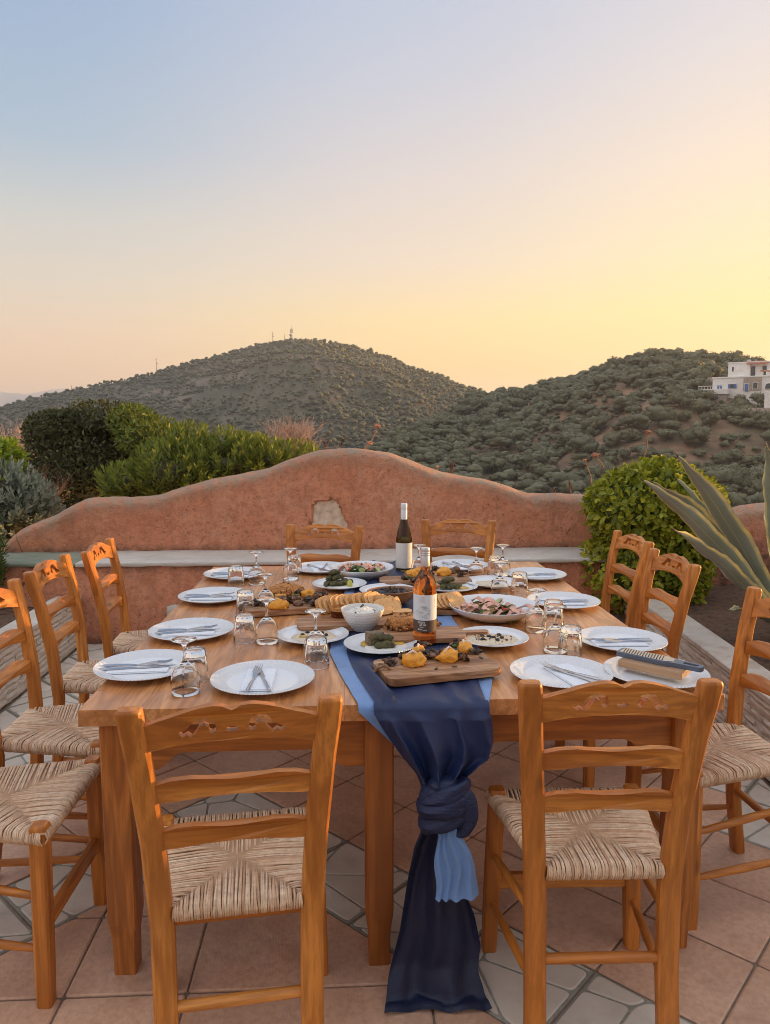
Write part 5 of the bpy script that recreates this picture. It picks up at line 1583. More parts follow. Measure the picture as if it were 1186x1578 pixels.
        G.append(row)
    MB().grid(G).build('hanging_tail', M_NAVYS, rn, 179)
runner()

# ================================================================== PLATES, GLASSES, CUTLERY
def plate_prof(r, h=.021):
    k = r / .15
    return [(0, .003), (.083 * k, .003), (.087 * k, 0), (.092 * k, 0), (.096 * k, .004), (.125 * k, h * .52), (.1485 * k, h * .92), (r, h), (.1490 * k, h * 1.08), (.1470 * k, h * 1.06), (.128 * k, h * .76), (.108 * k, h * .48), (.102 * k, .0072), (.096 * k, .0058), (.05 * k, .0056), (0, .0056)]
me_dinner = MB().lathe(plate_prof(.146), 96).mesh('dinner_plate', M_PLATE, 50)
me_small = MB().lathe(plate_prof(.122, .017), 80).mesh('serving_plate', M_PLATE, 50)
def bowl_prof(r, h, foot=.55):
    return [(0, .004), (r * foot * .9, .004), (r * foot * .95, 0), (r * foot, 0), (r * foot * 1.05, .006), (r * .80, h * .30), (r * .95, h * .68), (r, h * .96), (r * .995, h), (r * .975, h * .985), (r * .92, h * .66), (r * .76, h * .33), (r * foot, .0105), (0, .009)]
me_salad = MB().lathe(bowl_prof(.168, .048, .60), 96).mesh('salad_bowl', M_PORC, 50)
me_salad2 = MB().lathe(bowl_prof(.152, .046, .60), 96).mesh('salad_bowl', M_PORC, 50)
WG = [(0, .0815), (.012, .079), (.025, .069), (.034, .052), (.0378, .030), (.0370, .014), (.0350, .0006), (.0357, 0), (.0366, .0006), (.0387, .014), (.0396, .031), (.0360, .053), (.0275, .0705), (.0150, .0815), (.0070, .088), (.0042, .094), (.0036, .105), (.0036, .122), (.0048, .131), (.011, .1385), (.026, .1445), (.0335, .1470), (.0345, .1480), (.0338, .1492), (.020, .1497), (0, .150)]
me_wine = MB().lathe(WG, 48).mesh('wine_glass', M_GLASS, 60)
def tumbler_mesh():
    H = .090; n = 60; mb = MB()
    prof = [(0, .071), (.026, .071), (.0285, .066), (.0365, .001), (.0375, 0), (.0390, .001), (.0325, .076), (.0315, .086), (.029, .0895), (0, .0885)]
    vs = []; fs = []; idx = []
    for i, (r, z) in enumerate(prof):
        if r < 1e-6: idx.append([len(vs)]); vs.append((0, 0, z)); continue
        idx.append(list(range(len(vs), len(vs) + n)))
        for j in range(n):
            a = 2 * math.pi * j / n; fl = 0
            if i in (5, 6, 7): fl = (.0016 if i > 5 else 0) * (abs(math.sin(a * 6)) - .5)
            vs.append(((r + fl) * math.cos(a), (r + fl) * math.sin(a), z))
    for a, b in zip(idx[:-1], idx[1:]):
        for j in range(n):
            k = (j + 1) % n
            if len(a) == 1: fs.append((a[0], b[k], b[j]))
            elif len(b) == 1: fs.append((a[j], a[k], b[0]))
            else: fs.append((a[j], a[k], b[k], b[j]))
    # vertical flutes: extra ring half-way
    return mb.add(vs, fs).mesh('tumbler', M_GLASS, 30)
me_tumb = tumbler_mesh()
me_nap = MB().box((0, 0, .0028), (.088, .178, .0030), bev=.001).box((.0, .001, .0056), (.084, .174, .0022), bev=.0008).mesh('napkin', M_NAP, 30)
def knife_mesh():
    mb = MB()
    bl = [(-.0035, .0), (.0035, .0), (.0085, .02), (.0095, .07), (.0075, .10), (.002, .118), (-.0035, .112), (-.0045, .05)]
    vs, fs = plate(bl, [], .0016, lambda u, v, w: (u, v, w), .0004); mb.add(vs, fs)
    mb.tube([(0, .003, .001), (0, -.02, .0015), (0, -.06, .002), (0, -.10, .002), (0, -.104, .002)], [.003, .0042, .0050, .0048, .002], 8)
    return mb.mesh('knife', M_CUT, 40)
def fork_mesh():
    mb = MB()
    sh = [(-.0035, -.01), (.0035, -.01), (.006, .02), (.0115, .042), (.0115, .055), (-.0115, .055), (-.0115, .042), (-.006, .02)]
    vs, fs = plate(sh, [], .0018, lambda u, v, w: (u, v, w + .006 * math.sin(max(0, v) * 28)), .0004); mb.add(vs, fs)
    for x in (-.0098, -.0033, .0033, .0098): mb.tube([(x, .052, .007), (x, .075, .0062), (x, .097, .011)], [.0016, .0015, .0007], 5)
    mb.tube([(0, -.008, .001), (0, -.03, .003), (0, -.07, .0035), (0, -.10, .002), (0, -.106, .0018)], [.0030, .0032, .0045, .0052, .003], 8)
    return mb.mesh('fork', M_CUT, 40)
me_knife, me_fork = knife_mesh(), fork_mesh()
def put(name, me, p, rz, label, cat, group=None, z=None, scale=None):
    o = link(name, me, None, (p[0], p[1], TZ + .0005 if z is None else z), rz); tag(o, label, cat, group)
    if scale: o.scale = scale
    return o
def setting(where, x, y, face, nap=(0, 0), tilt=(8, -4), nrot=0, swap=1, has=True):
    """white plate with napkin, knife and fork; face = sitter's heading in degrees (0 = away from the camera)"""
    p = onz(x, y, TZ + .016); a = R(face)
    put('dinner_plate', me_dinner, p, a, 'white woven-rim plate ' + where, 'plate', 'place-setting plates')
    f = Vector((-math.sin(a), math.cos(a), 0)); s = Vector((math.cos(a), math.sin(a), 0))
    q = p + s * nap[0] + f * nap[1]
    put('napkin', me_nap, q, a + R(nrot), 'folded white napkin on the plate ' + where, 'napkin', 'folded napkins', TZ + .0058)
    k = q + s * .012 * swap - f * .006; g = q - s * .014 * swap - f * .002
    put('knife', me_knife, k, a + R(nrot + tilt[0]), 'steel knife on the plate ' + where, 'knife', 'table knives', TZ + .0142)
    put('fork', me_fork, g, a + R(nrot + tilt[1]), 'steel fork on the plate ' + where, 'fork', 'table forks', TZ + .0142)
setting('at the near left end of the table', 405, 1045, 0, (-.012, .008), (16, -3), 0)
setting('at the near right end, below the wine glasses', 864, 1036, 0, (.03, -.005), (28, 20), 14)
setting('nearest the camera along the left side', 224, 1026, -90, (.0, -.02), (6, 2), 4)
setting('second from the camera along the left side', 295, 971, -90, (0, -.01), (8, 2), 6)
setting('third from the camera along the left side', 329, 918, -90, (0, -.01), (3, 0), 0)
setting('farthest along the left side', 361, 884, -90, (0, 0), (4, 0), 0)
setting('nearest along the right side, below the coping', 957, 986, 90, (0, .01), (-3, 2), -3)
setting('second along the right side', 868, 926, 90, (0, .01), (-2, 2), 0)
setting('farthest along the right side', 825, 885, 90, (0, .01), (0, 3), 0)
setting('at the far end of the table on the left', 494, 875, 180, (0, .0), (25, -18), 10)
setting('at the far end of the table on the right', 708, 871, 180, (.0, .0), (30, 10), 10)
def wine(x, yb, where): 
    p = T(x, yb); p = p + Vector((0, .032, 0)); put('wine_glass', me_wine, p, rnd.uniform(0, 6), 'upside-down wine glass ' + where, 'wine glass', 'upside-down wine glasses')
def tumb(x, yb, where):
    p = T(x, yb); p = p + Vector((0, .034, 0)); put('tumbler', me_tumb, p, rnd.uniform(0, 6), 'upside-down fluted tumbler ' + where, 'tumbler', 'upside-down tumblers')
wine(282, 1074, 'in front of the nearest left plate'); tumb(297, 1053, 'behind the nearest left wine glass')
wine(410, 994, 'beside the second left plate'); tumb(375, 992, 'touching the second left plate')
wine(408, 945, 'behind the rope-handled board on the left'); tumb(377, 948, 'touching the third left plate')
wine(394, 902, 'over the farthest left plate'); tumb(362, 905, 'touching the farthest left plate')
wine(486, 1018, 'rising behind the front tumbler'); tumb(487, 1032, 'standing in front of the creamy dip plate')
wine(447, 895, 'left of the far left end plate'); tumb(453, 886, 'behind the wine glass at the far left end')
wine(735, 894, 'in front of the far right end plate'); tumb(765, 887, 'at the far right end of the table')
wine(772, 922, 'beside the tumbler at the right, behind the large salad bowl'); tumb(803, 916, 'below the farthest right plate')
wine(829, 976, 'touching the right rim of the large salad bowl'); tumb(856, 966, 'beside the second right plate')
wine(859, 1008, 'at the left rim of the nearest right plate'); tumb(883, 1012, 'in front of the nearest right plate')
wine(646, 888, 'half hidden behind the rose bottle neck')
wine(776, 888, 'behind the tumbler at the far right corner')

# ---------------------------------------------------------------- bottles
def label_mat(name, kind):
    t = NT(name); tc = t.node('ShaderNodeTexCoord'); sp = t.node('ShaderNodeSeparateXYZ'); t.link(tc.outputs['Object'], sp.inputs[0]); x, z = sp.outputs[0], sp.outputs[2]
    v = tc.outputs['Object']
    def band(val, a, b): return t.math('MULTIPLY', t.math('GREATER_THAN', val, a), t.math('LESS_THAN', val, b))
    paper = (.74, .78, .82) if kind == 'rose' else (.74, .74, .71)
    c = t.mix(t.noise(v, 40, 3), tuple(k * .95 for k in paper), paper)
    if kind == 'rose':
        rx_ = t.math('DIVIDE', t.math('ADD', x, .008), .026); rz_ = t.math('DIVIDE', t.math('SUBTRACT', z, .120), .026)
        sk = t.ramp(t.math('ADD', t.math('MULTIPLY', rx_, rx_), t.math('MULTIPLY', rz_, rz_)), [(.35, 1.), (1., 0.)])
        d = t.math('MULTIPLY', sk, t.ramp(t.noise(t.coord((1, 1, 1.8), rand=False), 62, 7, .72), [(.44, 0.05), (.66, .85)]))
        c = t.mix(d, c, (.20, .20, .17))
        em = t.math('MULTIPLY', t.math('MULTIPLY', band(x, -.022, -.004), band(z, .152, .172)), t.ramp(t.noise(v, 200, 3), [(.4, 0.), (.6, .5)])); c = t.mix(em, c, (.50, .38, .34))
        vl = t.math('MULTIPLY', t.math('MULTIPLY', band(x, .026, .031), band(z, .135, .17)), t.math('GREATER_THAN', t.math('SINE', t.math('MULTIPLY', z, 1600.)), .1)); c = t.mix(t.math('MULTIPLY', vl, .8), c, (.2, .2, .2))
        c = t.mix(t.math('LESS_THAN', z, .094), c, (.095, .058, .042))
        wd = t.math('GREATER_THAN', t.noise(v, 420, 1), .46)
        for z0, z1, x0, x1 in ((.084, .090, -.026, -.004), (.0765, .0815, -.022, 0.), (.0705, .073, -.021, -.006), (.062, .066, -.026, -.012), (.0605, .063, -.010, .002)):
            c = t.mix(t.math('MULTIPLY', t.math('MULTIPLY', band(x, x0, x1), band(z, z0, z1)), wd), c, (.66, .64, .60))
    else:
        ln = t.math('MULTIPLY', t.math('GREATER_THAN', t.math('SINE', t.math('MULTIPLY', z, 1250.)), .25), t.math('GREATER_THAN', t.noise(v, 380, 1), .44))
        c = t.mix(t.math('MULTIPLY', t.math('MULTIPLY', ln, band(x, -.004, .035)), .42), c, (.30, .27, .25))
        c = t.mix(t.math('MULTIPLY', band(x, -.05, -.0045), .12), c, (.62, .66, .60))
    t.set(Base_Color=c, Roughness=.6); return t.m
def bottle(name, label, p, prof, glass, capmat, cap, lab, labmat, rl):
    r = empty(name, (p[0], p[1], TZ + .0008), 0); tag(r, label, 'wine bottle')
    MB().lathe(prof, 64).build('bottle_glass', glass, r, 60)
    MB().lathe(cap, 40).build('screw_cap', capmat, r, 40)
    mb = MB(); G = []
    for i in range(49):
        a = lerp(R(-90 - 112), R(-90 + 112), i / 48); G.append([(math.cos(a) * rl, math.sin(a) * rl, lerp(lab[0], lab[1], k / 6)) for k in range(7)])
    mb.grid(G); mb.build('paper_label', labmat, r, 60)
    return r
bp = T(656, 1000) + Vector((0, .036, 0))
bottle('wine_bottle', 'rose wine bottle with pale sketch label standing on the navy runner', bp,
       [(0, .012), (.018, .006), (.030, .0), (.0355, .002), (.0375, .008), (.0378, .19), (.0368, .205), (.032, .225), (.0225, .243), (.0152, .256), (.0140, .268), (.0138, .325), (0, .325)], M_ROSE, M_CAP,
       [(.0144, .268), (.0150, .268), (.0150, .300), (.0144, .3015), (.0152, .303), (.0152, .307), (.0146, .3085), (.0152, .310), (.0152, .314), (.0146, .3155), (.0152, .317), (.0152, .326), (.0140, .3285), (0, .3288)], (.055, .178), label_mat('rose_label', 'rose'), .0382)
bp2 = T(623, 883) + Vector((0, .04, 0))
bottle('wine_bottle', 'dark green wine bottle with white cap and text label at the far end', bp2,
       [(0, .012), (.018, .006), (.032, .0), (.0385, .002), (.0405, .008), (.0408, .150), (.0400, .168), (.0350, .195), (.0265, .225), (.0190, .250), (.0155, .266), (.0148, .27), (.0145, .338), (0, .338)], M_DKGL, M_CAPW,
       [(.0151, .262), (.0160, .262), (.0160, .310), (.0154, .312), (.0162, .314), (.0162, .340), (.0150, .3425), (0, .343)], (.022, .148), label_mat('back_label', 'dark'), .0413)

# ================================================================== FOOD
def lump(seed, d, amp=.25, fr=1.6, sub=3, flat=True):
    bm = bmesh.new(); bmesh.ops.create_icosphere(bm, subdivisions=sub, radius=1)
    for v in bm.verts:
        n = noise.fractal(Vector(v.co) * fr + Vector((seed * 7.3, seed * 1.7, 0)), 1, 2, 3); q = Vector(v.co) * (1 + amp * n)
        if flat and q.z < -.35: q.z = -.35 + (q.z + .35) * .1
        v.co = Vector((q.x * d[0], q.y * d[1], q.z * d[2]))
    bm.verts.index_update(); r = ([v.co[:] for v in bm.verts], [tuple(v.index for v in f.verts) for f in bm.faces]); bm.free(); return r
def piece(name, vsfs, mat, p, z, rz, label, cat, group=None):
    o = MB().add(*vsfs).build(name, mat, None, 179, (p[0], p[1], z), rz); return tag(o, label, cat, group)
def capsule(L, r, seed, bend=.15):
    rr = random.Random(seed); mb = MB(); n = 13; pts = []; rad = []
    for i in range(n):
        t = i / (n - 1); pts.append((lerp(-L / 2, L / 2, t), bend * L * (t - .5) ** 2, .003 * math.sin(t * 5 + seed)))
        e = 1 - abs(t * 2 - 1) ** 5; rad.append(max(.12, e) * r * (1 + .10 * math.sin(t * 17 + seed)))
    mb.tube(pts, rad, 14)
    for i in range(len(mb.v)):
        v = Vector(mb.v[i]); k = noise.noise(v * 90 + Vector((seed, 0, 0))) * .0018; mb.v[i] = (v.x, v.y + k, v.z + k)
    return mb.v, mb.f
def board(name, label, p, rz, L, W, th, r=.03, z=None, handle=None, mat=M_BOARDX, rope=None):
    root = empty(name, (p[0], p[1], TZ + .010 if z is None else z), rz); tag(root, label, 'board')
    o = rounded([(-L / 2, -W / 2), (L / 2, -W / 2), (L / 2, W / 2), (-L / 2, W / 2)], r, 7)
    if handle:
        hl, hw = handle; o = rounded([(-L / 2, -W / 2), (L / 2, -W / 2), (L / 2 + .012, -hw / 2), (L / 2 + hl, -hw / 2 * 1.15), (L / 2 + hl, hw / 2 * 1.15), (L / 2 + .012, hw / 2), (L / 2, W / 2), (-L / 2, W / 2)], .014, 5)
    vs, fs = plate(o, [], th, lambda u, v, w: (u, v, w), .004); MB().add(vs, fs).build('board_slab', mat, root, 40)
    if rope:
        sx = rope
        pts = [(sx * (L / 2 - .030), -.012, th + .001), (sx * (L / 2 - .012), -.010, th + .014), (sx * (L / 2 + .010), -.004, th + .006), (sx * (L / 2 + .024), .004, -.006), (sx * (L / 2 + .018), .012, -.006), (sx * (L / 2 - .005), .014, th + .012), (sx * (L / 2 - .028), .012, th + .001)]
        P = []
        for i in range(len(pts) - 1):
            for k in range(4): P.append(Vector(pts[i]).lerp(Vector(pts[i + 1]), k / 4))
        MB().tube(P + [Vector(pts[-1])], [.0042 + .0008 * math.sin(i * 2.2) for i in range(len(P) + 1)], 8).build('rope_handle', M_ROPE, root, 60)
    return root
def heap(name, label, p, z, rx, ry, h, n, mats, seed, cat, size=(.004, .008), base=True):
    rr = random.Random(seed); mb = MB()
    for k in range(n):
        a = rr.uniform(0, 6.28); d = math.sqrt(rr.random()); x, y = math.cos(a) * d * rx, math.sin(a) * d * ry; zz = h * (1 - d * d) * rr.uniform(.55, 1)
        vs, fs = lump(rr.randint(0, 99), [rr.uniform(*size) for _ in range(3)], .5, 2, 1, False); mb.add(vs, fs, Matrix.Translation((x, y, zz + size[0] * .5)) @ Matrix.Rotation(rr.uniform(0, 6), 4, 'Z'), rr.randint(0, len(mats) - 1))
    vs, fs = lump(seed, (rx * .92, ry * .92, h * .8), .2, 2, 2)
    if base: mb.add(vs, fs, Matrix.Translation((0, 0, h * .28)), 0)
    o = mb.build(name, mats, None, 40, (p[0], p[1], z)); tag(o, label, cat, None); return o
def puree(p, z, seed, label, s=1.0, ring=True):
    r = empty('puree_dollop', (p[0], p[1], z), rnd.uniform(0, 6)); tag(r, label, 'puree', 'orange puree dollops')
    vs, fs = lump(seed, (.031 * s, .025 * s, .022 * s), .42, 1.9, 3); MB().add([(x, y, zz + .009 * s) for x, y, zz in vs], fs).build('puree', M_PUREE, r, 179)
    if ring:
        P = [(math.cos(a) * .017 * s + .004, math.sin(a) * .012 * s - .006, .030 * s + .008 * math.sin(a) * s - .012 * abs(math.cos(a)) * s) for a in [lerp(-.4, 3.5, k / 12) for k in range(13)]]
        MB().tube(P, .0032 * s, 6).build('onion_ring', M_ONION, r, 60)
    return r
def crisp(p, z, seed, label, s=1.0):
    rr = random.Random(seed); mb = MB()
    for k in range(7):
        vs, fs = lump(seed + k, (rr.uniform(.008, .017) * s, rr.uniform(.006, .012) * s, rr.uniform(.004, .010) * s), .7, 2.4, 2, False)
        mb.add(vs, fs, Matrix.Translation((rr.uniform(-.016, .016) * s, rr.uniform(-.012, .012) * s, rr.uniform(.004, .018) * s)) @ Matrix.Rotation(rr.uniform(0, 3), 4, (rr.random(), rr.random(), rr.random())), k % 2)
    tag(mb.build('grilled_morsel', [M_CRISP, M_MUSH], None, 50, (p[0], p[1], z)), label, 'food', 'dark grilled morsels')

# front board with four dollops
def TB_(x, y, z): return onz(x, y, z)
bz = TZ + .013; bt = bz + .022
fb_p = onz(672, 1023, bt)
board('serving_board', 'thick wooden board with orange puree at the front of the runner', fb_p, R(14), .345, .185, .022, .035, bz, rope=-1)
for k, (x, y, s, lab) in enumerate(((637, 1018, 1.15, 'largest orange puree dollop, at the front left of the front board'), (691, 1012, 1.05, 'orange puree dollop at the front middle of the front board'), (645, 1002, .8, 'orange puree dollop behind the largest one on the front board'), (716, 998, .95, 'orange puree dollop at the back right of the front board'))):
    puree(TB_(x, y + 6, bt), bt, k + 2, lab, s)
for k, (x, y, lab) in enumerate(((603, 1020, 'dark grilled morsel beside the rope of the front board'), (655, 1010, 'dark grilled morsel between the dollops on the left of the front board'), (668, 1006, 'dark grilled morsel at the back middle of the front board'), (692, 1003, 'long dark grilled morsel behind the front middle dollop'), (712, 1012, 'dark grilled morsel right of the front middle dollop'), (732, 1003, 'dark grilled morsel at the right end of the front board'), (624, 1011, 'dark grilled morsel left of the largest dollop'))):
    crisp(TB_(x, y + 5, bt), bt, k * 9 + 1, lab, .9)
M_SEED = food('pumpkin_seed', (.05, .055, .035), .4, .2, .2)
for k, (x, y) in enumerate(((604, 1027), (672, 1031), (741, 1014), (700, 1028))):
    piece('seed', lump(k, (.0085, .0045, .0025), .15, 1.5, 2), M_SEED, TB_(x, y, bt), bt + .0015, k, 'dark pumpkin seed lying on the front board', 'seed', 'seeds on the front board')
# middle board with handle and crumble
mbp = onz(650, 975, TZ + .028)
board('serving_board', 'wooden board with a handle behind the rose bottle, heaped with crumble', mbp, R(4), .27, .15, .016, .014, TZ + .012, handle=(.095, .032))
mt = TZ + .028
heap('crumble_heap', 'heap of golden-brown crumble on the handled board', onz(624, 967, mt), mt, .074, .056, .046, 280, [M_QUIN, M_QUIND], 4, 'crumble')
heap('crumble_heap', 'small crumble heap right of the rose bottle', onz(668, 963, mt), mt, .022, .024, .012, 50, [M_QUIND, M_QUIN], 6, 'crumble')
# left far board
lb = TZ + .004; lt = lb + .024; lbp = onz(440, 928, lt)
board('serving_board', 'wooden board with rope handle on the left, carrying crumble and squash', lbp, R(12), .33, .22, .024, .03, lb, rope=-1)
heap('crumble_heap', 'big crumble heap at the back of the left board', onz(440, 915, lt), lt, .086, .048, .044, 260, [M_QUIN, M_QUIND, M_QUIN], 9, 'crumble', (.004, .009))
for k, (x, y, s, lab) in enumerate(((428, 937, 1.2, 'orange puree dollop at the front of the left board'), (432, 924, .8, 'small orange puree dollop in the middle of the left board'), (475, 919, 1.0, 'orange puree dollop at the right of the left board'))): puree(TB_(x, y, lt), lt, k + 21, lab, s, False)
for k, (x, y, lab) in enumerate(((402, 934, 'dark grilled morsel at the left end of the left board'), (443, 929, 'dark grilled morsel in the middle of the left board'), (478, 929, 'dark grilled morsel at the front right of the left board'), (494, 922, 'dark grilled morsel at the right tip of the left board'))): crisp(TB_(x, y, lt), lt, k * 7 + 90, lab, 1.15)
for x, y, lab in ((459, 933, 'round grilled mushroom at the front of the left board'), (456, 924, 'grilled mushroom behind the round one on the left board')): piece('mushroom', lump(int(x), (.020, .018, .016), .2, 2, 3), M_MUSH, TB_(x, y, lt), lt + .006, 0, lab, 'mushroom', 'mushrooms on the left board')
# far right board
rb_ = TZ + .006; rt_ = rb_ + .022
board('serving_board', 'round-ended wooden board with squash at the far end, right of the dark bottle', onz(655, 892, rt_), R(3), .42, .17, .022, .06, rb_)
for k, (x, y, s, lab) in enumerate(((634, 889, 1.15, 'orange puree dollop on the far board, below the dark bottle'), (645, 884, .9, 'orange puree dollop at the back of the far board'), (684, 886, 1.2, 'orange puree dollop on the far board, right of the rose bottle'))): puree(TB_(x, y, rt_), rt_, k + 41, lab, s, False)
for k, (x, y, lab) in enumerate(((622, 893, 'dark grilled morsel at the left of the far board'), (672, 880, 'dark grilled morsel at the back of the far board'))): crisp(TB_(x, y, rt_), rt_, k * 5 + 60, lab, 1.1)
for x, y, lab in ((695, 884, 'browned mushroom on the far board'), (703, 881, 'browned mushroom at the right end of the far board')): piece('mushroom', lump(int(x), (.020, .020, .020), .2, 2, 3), M_MUSH, TB_(x, y, rt_), rt_ + .008, 0, lab, 'mushroom', 'mushrooms on the far board')
# more morsels and herbs so that the boards look as full as in the photograph
for k, (x, y, zz, lab) in enumerate(((648, 1000, bt, 'dark grilled morsel at the back left of the front board'), (705, 996, bt, 'dark grilled morsel behind the back right dollop of the front board'), (676, 1016, bt, 'dark grilled morsel between the two front dollops of the front board'),
                                     (414, 927, lt, 'dark grilled morsel at the back left of the left board'), (462, 917, lt, 'dark grilled morsel behind the mushrooms of the left board'), (486, 934, lt, 'dark grilled morsel at the front right corner of the left board'),
                                     (640, 897, rt_, 'dark grilled morsel at the front of the far board'), (660, 886, rt_, 'dark grilled morsel hidden behind the rose bottle neck'), (712, 888, rt_, 'dark grilled morsel at the right end of the far board'))): crisp(TB_(x, y, zz), zz, k * 13 + 200, lab, 1.05)
def sprig(x, y, z, seed, label):
    rr_ = random.Random(seed); mb = MB()
    for k in range(14):
        a = rr_.uniform(0, 6.28); L = rr_.uniform(.006, .016); mb.tube([(0, 0, .004), (math.cos(a) * L * .6, math.sin(a) * L * .6, .012), (math.cos(a) * L, math.sin(a) * L, .010 + rr_.uniform(0, .008))], [.0012, .0022, .0006], 5)
    q = onz(x, y, z); tag(mb.build('herb_sprig', M_HERB, None, 60, (q.x, q.y, z)), label, 'herb')
sprig(629, 893, rt_ + .012, 1, 'green herb sprig on the far board below the dark bottle'); sprig(456, 921, lt + .02, 2, 'green herb sprig on the mushrooms of the left board'); sprig(727, 1008, bt, 3, 'green herb sprig at the right of the front board'); sprig(700, 1000, bt + .012, 4, 'green herb sprig on the back right dollop of the front board')
# bread board
bb = TZ + .010; btp = bb + .020
board('bread_board', 'long dark wooden board carrying the bread slices', onz(565, 955, btp), R(3), .50, .15, .020, .03, bb)
def slice_mesh(w, h, th):
    o = []
    for k in range(28):
        a = k / 28 * 2 * math.pi; c, s = math.cos(a), math.sin(a); o.append((w / 2 * abs(c) ** .55 * (1 if c > 0 else -1), h / 2 * abs(s) ** .65 * (1 if s > 0 else -1) * (1.06 if s > 0 else .94)))
    vs, fs = plate(o, [], th, lambda u, v, q: (u, q - th / 2, v + h / 2), .0015); mb = MB().add(vs, fs)
    mb.mi = [0 if abs((Vector(mb.v[f[1]]) - Vector(mb.v[f[0]])).cross(Vector(mb.v[f[2]]) - Vector(mb.v[f[0]])).normalized().y) > .8 else 1 for f in mb.f]
    return mb.mesh('bread_slice', [M_BREAD, M_CRUST], 35)
me_sl = slice_mesh(.092, .066, .014); me_sl2 = slice_mesh(.075, .050, .012)
def slc(me, x, y, z, rx, rz, label, grp='bread slices on the long board'):
    p = onz(x, y, z); o = link('bread_slice', me, None, (p.x, p.y, z)); o.rotation_euler = (R(rx), 0, R(rz)); tag(o, label, 'bread', grp); return o
for k in range(10): slc(me_sl, 506 + k * 8.6, 946 - k * .9, btp, -30 + rnd.uniform(-4, 4), 60 + rnd.uniform(-5, 5), 'bread slice in the leaning row behind the white bowl')
for k in range(6): slc(me_sl2, 586 + k * 5.5, 936 + k * .9, btp, -26 + rnd.uniform(-4, 4), 66 + rnd.uniform(-4, 4), 'small crusty bread slice at the right end of the leaning row')
slc(me_sl, 598, 948, btp, -40, 35, 'loose bread slice standing right of the white bowl'); slc(me_sl, 607, 946, btp, -46, 40, 'second loose bread slice right of the white bowl')
slc(me_sl2, 622, 946, btp + .006, -88, 10, 'bread slice lying flat left of the rose bottle')
# bread on the right of the bottle, on its own small board
board('bread_board', 'small dark board under the bread beside the large salad bowl', onz(690, 935, TZ + .026), R(-6), .24, .12, .016, .03, TZ + .009)
for k in range(6): slc(me_sl, 676 + k * 6.5, 939 - k * .4, TZ + .027, -50 + k * 2, 20 + k * 5, 'pale bread slice in the pile right of the rose bottle', 'bread slices beside the salad bowl')
# honey jar
MB().lathe([(0, .001), (.028, .001), (.031, .004), (.031, .034), (.028, .036), (0, .036)], 6, Matrix.Rotation(R(20), 4, 'Z'))
hj = empty('honey_jar', (*onz(523, 950, btp)[:2], btp + .0006)); tag(hj, 'small glass pot of amber honey left of the white bowl', 'jar')
MB().lathe([(0, 0), (.031, 0), (.0325, .003), (.0325, .026), (0, .026)], 40).build('honey', mat_glass('amber_honey', (.85, .32, .03), .05, 1.45), hj, 50)
MB().lathe([(.0326, .024), (.0332, .024), (.0332, .037), (.030, .0375), (.030, .0265), (0, .0265)], 40).build('pot_rim', M_CRUST, hj, 50)
# wooden two-part bowl with black olives
wb_p = onz(603, 922, TZ + .03); wb = empty('wooden_bowl', (wb_p.x, wb_p.y, TZ + .012), R(16)); tag(wb, 'boat-shaped wooden bowl with a long handle holding dark olives', 'bowl')
MB().lathe([(0, .0), (.05, .0), (.066, .012), (.080, .038), (.084, .052), (.081, .054), (.076, .050), (.064, .022), (.045, .010), (0, .009)], 56, Matrix.Diagonal((1.22, .86, 1, 1))).build('bowl_body', M_BOWLWD, wb, 50)
o = rounded([(.088, -.026), (.150, -.020), (.205, -.030), (.205, .030), (.150, .020), (.088, .026)], .016, 6); vs, fs = plate(o, [], .014, lambda u, v, w: (u, v, .036 + w + (u - .088) * .12), .003); MB().add(vs, fs).build('handle', M_BOWLWD, wb, 40)
heap('black_olives', 'dark olives piled in the wooden bowl', wb_p, TZ + .046, .082, .056, .022, 80, [M_OLIVEB, M_CRISP], 12, 'olives', (.007, .011))
# white textured bowl of cheese
cb = onz(559, 979, TZ) + Vector((0, .040, 0)); wbo = put('serving_bowl', MB().lathe([(0, .004), (.030, .004), (.032, 0), (.036, 0), (.040, .006), (.060, .033), (.072, .058), (.0765, .074), (.0760, .0765), (.0740, .0760), (.0695, .058), (.056, .033), (.036, .012), (0, .010)], 80).mesh('serving_bowl', M_BOWLW, 50), cb, 0, 'white textured bowl of soft cheese in front of the bread', 'bowl', None, TZ + .010)
heap('soft_cheese', 'white crumbled cheese with specks in the textured bowl', cb, TZ + .060, .058, .058, .026, 60, [M_CHEESE, M_CHEESE, M_CHEESE, M_CHEESE, M_CHEESE, M_CRISP], 15, 'cheese', (.006, .013))

def sauce(p, z, rx, ry, seed, mat, label, cat='sauce', amp=.25, h=.0035):
    o = []
    for k in range(40):
        a = k / 40 * 2 * math.pi; r = 1 + amp * noise.noise(Vector((math.cos(a) * 1.4, math.sin(a) * 1.4, seed * 3.7))); o.append((math.cos(a) * rx * r, math.sin(a) * ry * r))
    vs = [(x, y, 0) for x, y in o] + [(x * .93, y * .93, h) for x, y in o] + [(x * .5, y * .5, h * 1.3) for x, y in o] + [(0, 0, h * 1.4)]; n = 40; fs = []
    for i in range(n):
        j = (i + 1) % n; fs += [(i, j, n + j, n + i), (n + i, n + j, 2 * n + j, 2 * n + i), (2 * n + i, 2 * n + j, 3 * n)]
    tag(MB().add(vs, fs).build('sauce', mat, None, 60, (p[0], p[1], z)), label, cat)
PZ = TZ + .0065
def serving(x, y, label, me=None): 
    p = onz(x, y, TZ + .014); put('serving_plate', me or me_small, p, rnd.uniform(0, 6), label, 'plate', None, TZ + .0085); return p
PZ2 = TZ + .0145
